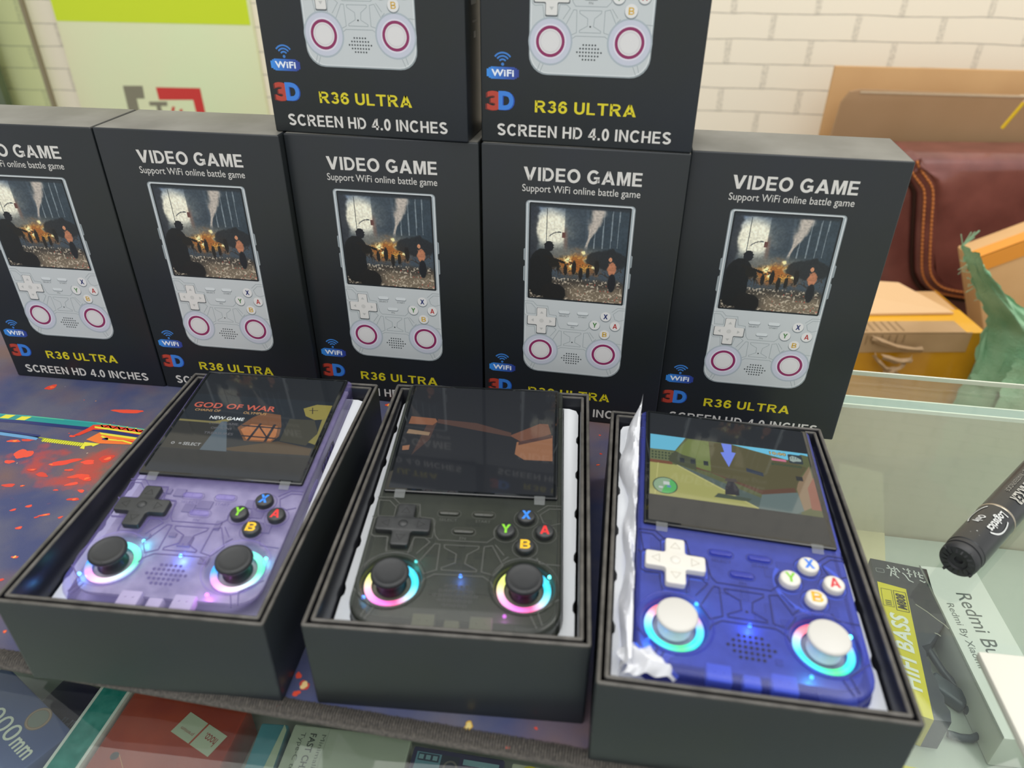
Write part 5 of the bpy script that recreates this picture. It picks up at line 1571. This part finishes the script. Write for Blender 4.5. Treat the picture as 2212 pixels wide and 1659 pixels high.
q = MB()
for off in (.008, .019):
    P = resample(smooth_path(offset_path(FLAP, off)), .0075)
    yo = .014 - .020 * sin(math.acos(max(-1, 1 - off / .026))) - .0012
    for a, b in zip(P, P[1:]):
        mxp = ((a[0] * .85 + b[0] * .15), (a[1] * .85 + b[1] * .15)); nxp = ((a[0] * .15 + b[0] * .85), (a[1] * .15 + b[1] * .85))
        q.tube([(mxp[0], yo + .0008, mxp[1]), ((a[0] + b[0]) / 2, yo - .0008, (a[1] + b[1]) / 2), (nxp[0], yo + .0008, nxp[1])], .0017, 6)
q.build('stitching', mat('orange_thread', '#d08040', .6), lb, smooth=60)
q = MB(); q.tube([(p[0], .0125, p[1]) for p in smooth_path(offset_path(FLAP, -.002))], .004, 8)
q.build('piping', mat('dark_piping', '#2e1713', .4), lb, smooth=60)
st_ = thing('wire_stick', 'thin pale stick with a yellow tip leaning over the top of the brown bag', 'stick', (.790, 1.23, -.0190), (radians(10), radians(20), 0))
q = MB(); q.tube([(0, 0, .0), (0, 0, .045)], .0028, 8); q.build('tip', mat('yellow_tip', '#d8b41c', .4), st_)
q = MB(); q.tube([(0, 0, .045), (.004, 0, .10), (.012, 0, .18)], .0026, 8); q.build('shaft', mat('pale_shaft', '#c9a27c', .5), st_)

# yellow taped cardboard box
TAPE = mat('yellow_tape', '#c98f1a', .22, noise=(20, '#b57c12', .8), coat=.4)
TAPE2 = mat('yellow_tape_top', '#e0a522', .25, coat=.4)
yb = thing('taped_box', 'cardboard box wrapped in yellow packing tape with a torn paper scrap, behind the counter', 'box', (.6185, .85, TZ + .0005), (0, 0, radians(1.5)))
q = MB(); rbox(q, -.31, 0, 0, 0, .13, .2285, .003, n=2)
q.build('carton', KRAFT, yb, smooth=40)
q = MB(); q.box(-.311, -.0012, .0, .0010, .0002, .2290); q.box(-.311, -.0012, .2284, .0010, .066, .2296, mi=1); q.box(.0, -.0012, .0, .0012, .13, .2290)
q.build('tape', [TAPE, TAPE2], yb, smooth=0)
q = MB(); q.prism([(-.30, .045), (-.016, .050), (-.060, .125), (-.30, .125)], 0, .003, 0)
for i, v in enumerate(q.v):
    q.v[i] = (v[0], v[1], v[2] + .2300 + (v[1] - .045) * (.10 - .42 * min(0, (v[0] + .02)) / .28 * .6))
q.build('lid_flap', mat('kraft_lid', '#d8b183', .6), yb, smooth=0)
q = MB(); q.box(-.25, -.0022, .2015, -.018, -.0010, .2306); q.box(-.25, -.0022, .2296, -.026, .030, .2310)
q.build('paper_label', mat('brown_paper', '#b08f68', .6, noise=(18, '#a08058', .8)), yb, smooth=0)
q = MB()
for k in range(14):
    x = -.235 + k * .0098; q.box(x, .003, .2311, x + .0022, .028, .2316); q.box(x, -.0028, .2085 + .0006 * k, x + .0018, -.0021, .228)
q.build('torn_corrugation', mat('corrugation', '#8f7350', .7), yb, smooth=0)
q = MB(); q.T = Matrix.Translation((-.115, -.004, .204))
r = random.Random(4)
for (a, b, c, w) in (((-.036, .001, .021), (-.004, -.008, .008), (.033, -.006, .006), .007), ((-.03, -.004, 0), (-.012, -.016, -.022), (.01, -.008, -.030), .007), ((-.02, -.01, -.002), (.01, -.016, -.012), (.022, -.006, -.006), .008), ((-.012, -.008, -.028), (.002, -.018, -.02), (.014, -.006, -.012), .009)):
    P = [a, b, c]; vs = []
    for i in range(7):
        t = i / 6; p = Vector(a) * (1 - t) ** 2 + Vector(b) * 2 * t * (1 - t) + Vector(c) * t ** 2
        for j in range(4):
            s = j / 3 - .5; vs.append((p.x + r.uniform(-.002, .002), p.y + r.uniform(-.002, .002) - .004 * cos(s * 3), p.z + s * w + r.uniform(-.001, .001)))
    q.add(vs, [[i * 4 + j, (i + 1) * 4 + j, (i + 1) * 4 + j + 1, i * 4 + j + 1] for i in range(6) for j in range(3)])
q.build('torn_scrap', mat('scrap_paper', '#a98a66', .7), yb, smooth=20)

# tilted cardboard box with an orange tape band, half under the sack
cbx = thing('cardboard_box', 'tilted cardboard box with an orange tape band, behind the green sack at the right', 'box', (.669, 1.0, -.150), (0, radians(-25), 0))
q = MB(); rbox(q, 0, 0, -.294, .30, .05, 0, .003, n=2)
q.build('carton', mat('kraft_light', '#d9ad78', .6, noise=(9, '#c99a64', .7)), cbx, smooth=40)
q = MB(); q.box(-.001, -.0012, -.024, .301, .0, .0008); q.box(-.001, -.0012, .0, .301, .02, .0014)
q.build('tape', mat('orange_tape', '#e8952a', .3, coat=.3), cbx, smooth=0)

# green woven sack
sack = thing('woven_sack', 'crumpled green woven sack bunched beside the yellow taped box', 'sack', (0, .83, TZ + .0005))
r = random.Random(21)


def drape(q, left, right, yl, yr, bulge, nu=26, seed=0):
    rr_ = random.Random(seed); m_ = len(left); ph = [rr_.uniform(0, 6) for _ in range(6)]; vs = []
    sub = 5; rows = []
    for k in range(m_ - 1):
        for s in range(sub):
            t = s / sub
            rows.append(tuple((left[k][i] * (1 - t) + left[k + 1][i] * t, right[k][i] * (1 - t) + right[k + 1][i] * t) for i in (0, 1)))
    rows.append(tuple((left[-1][i], right[-1][i]) for i in (0, 1)))
    n = len(rows)
    for a, ((xl, xr), (zl, zr)) in enumerate(rows):
        va = a / (n - 1)
        for b in range(nu + 1):
            u = b / nu
            f = sin(u * 9 + va * 5 + ph[0]) * .35 + sin(u * 17 - va * 8 + ph[1]) * .22 + sin(u * 5 + va * 15 + ph[2]) * .25 + sin(u * 31 + va * 11 + ph[3]) * .12
            y = yl * (1 - u) + yr * u - bulge * sin(pi * min(1, max(0, u))) * (.5 + .5 * va) - .011 * f + rr_.uniform(-.0007, .0007)
            e = .0020 * sin(va * 60 + ph[4]) if b in (0, nu) else 0
            vs.append((xl * (1 - u) + xr * u + e, y, zl * (1 - u) + zr * u + .004 * f))
    w = nu + 1
    q.add(vs, [[i * w + j, (i + 1) * w + j, (i + 1) * w + j + 1, i * w + j + 1] for i in range(n - 1) for j in range(nu)])


ZB = .42
q = MB()
drape(q, [(.5295, ZB - .058), (.5365, ZB - .078), (.5487, ZB - .0947), (.5677, ZB - .1224), (.588, ZB - .1477), (.598, ZB - .167), (.603, ZB - .20), (.606, ZB - .25)], [(.5325, ZB - .058), (.5450, ZB - .0705), (.5569, ZB - .0826), (.585, ZB - .1067), (.6157, ZB - .1282), (.662, ZB - .152), (.70, ZB - .19), (.72, ZB - .25)], -.008, -.03, .030, seed=1)
drape(q, [(.618, ZB - .188), (.615, ZB - .215), (.612, ZB - .2503), (.605, ZB - .33), (.605, ZB - .415)], [(.72, ZB - .150), (.74, ZB - .19), (.75, ZB - .25), (.75, ZB - .33), (.74, ZB - .415)], -.05, -.07, .050, seed=2)
drape(q, [(.599, ZB - .160), (.601, ZB - .20), (.6045, ZB - .25), (.60, ZB - .33), (.60, ZB - .415)], [(.640, ZB - .165), (.645, ZB - .20), (.645, ZB - .25), (.65, ZB - .33), (.65, ZB - .415)], -.004, -.030, .012, nu=14, seed=3)
SK = mat('green_weave', '#78a880', .7, noise=(24, '#a6cca6', .9), bump=(420, .6))
q.build('cloth', SK, sack, smooth=50)
q = MB()
for k in range(14):
    t = r.random(); x = .531 + .05 * t; z = ZB - .064 - .075 * t
    dx, dz = r.uniform(-.010, -.001), r.uniform(-.014, .004)
    q.tube([(x, -.010, z), (x + dx * .5, -.014, z + dz * .3), (x + dx, -.012, z + dz)], .00045, 4)
for k in range(6):
    q.tube([(.5308, -.008, ZB - .060), (.532 + r.uniform(-.012, .012), -.010, ZB - .045 + r.uniform(-.006, .006))], .0006, 4)
q.build('frayed_threads', mat('frayed_thread', '#9bbf9b', .7), sack, smooth=0)
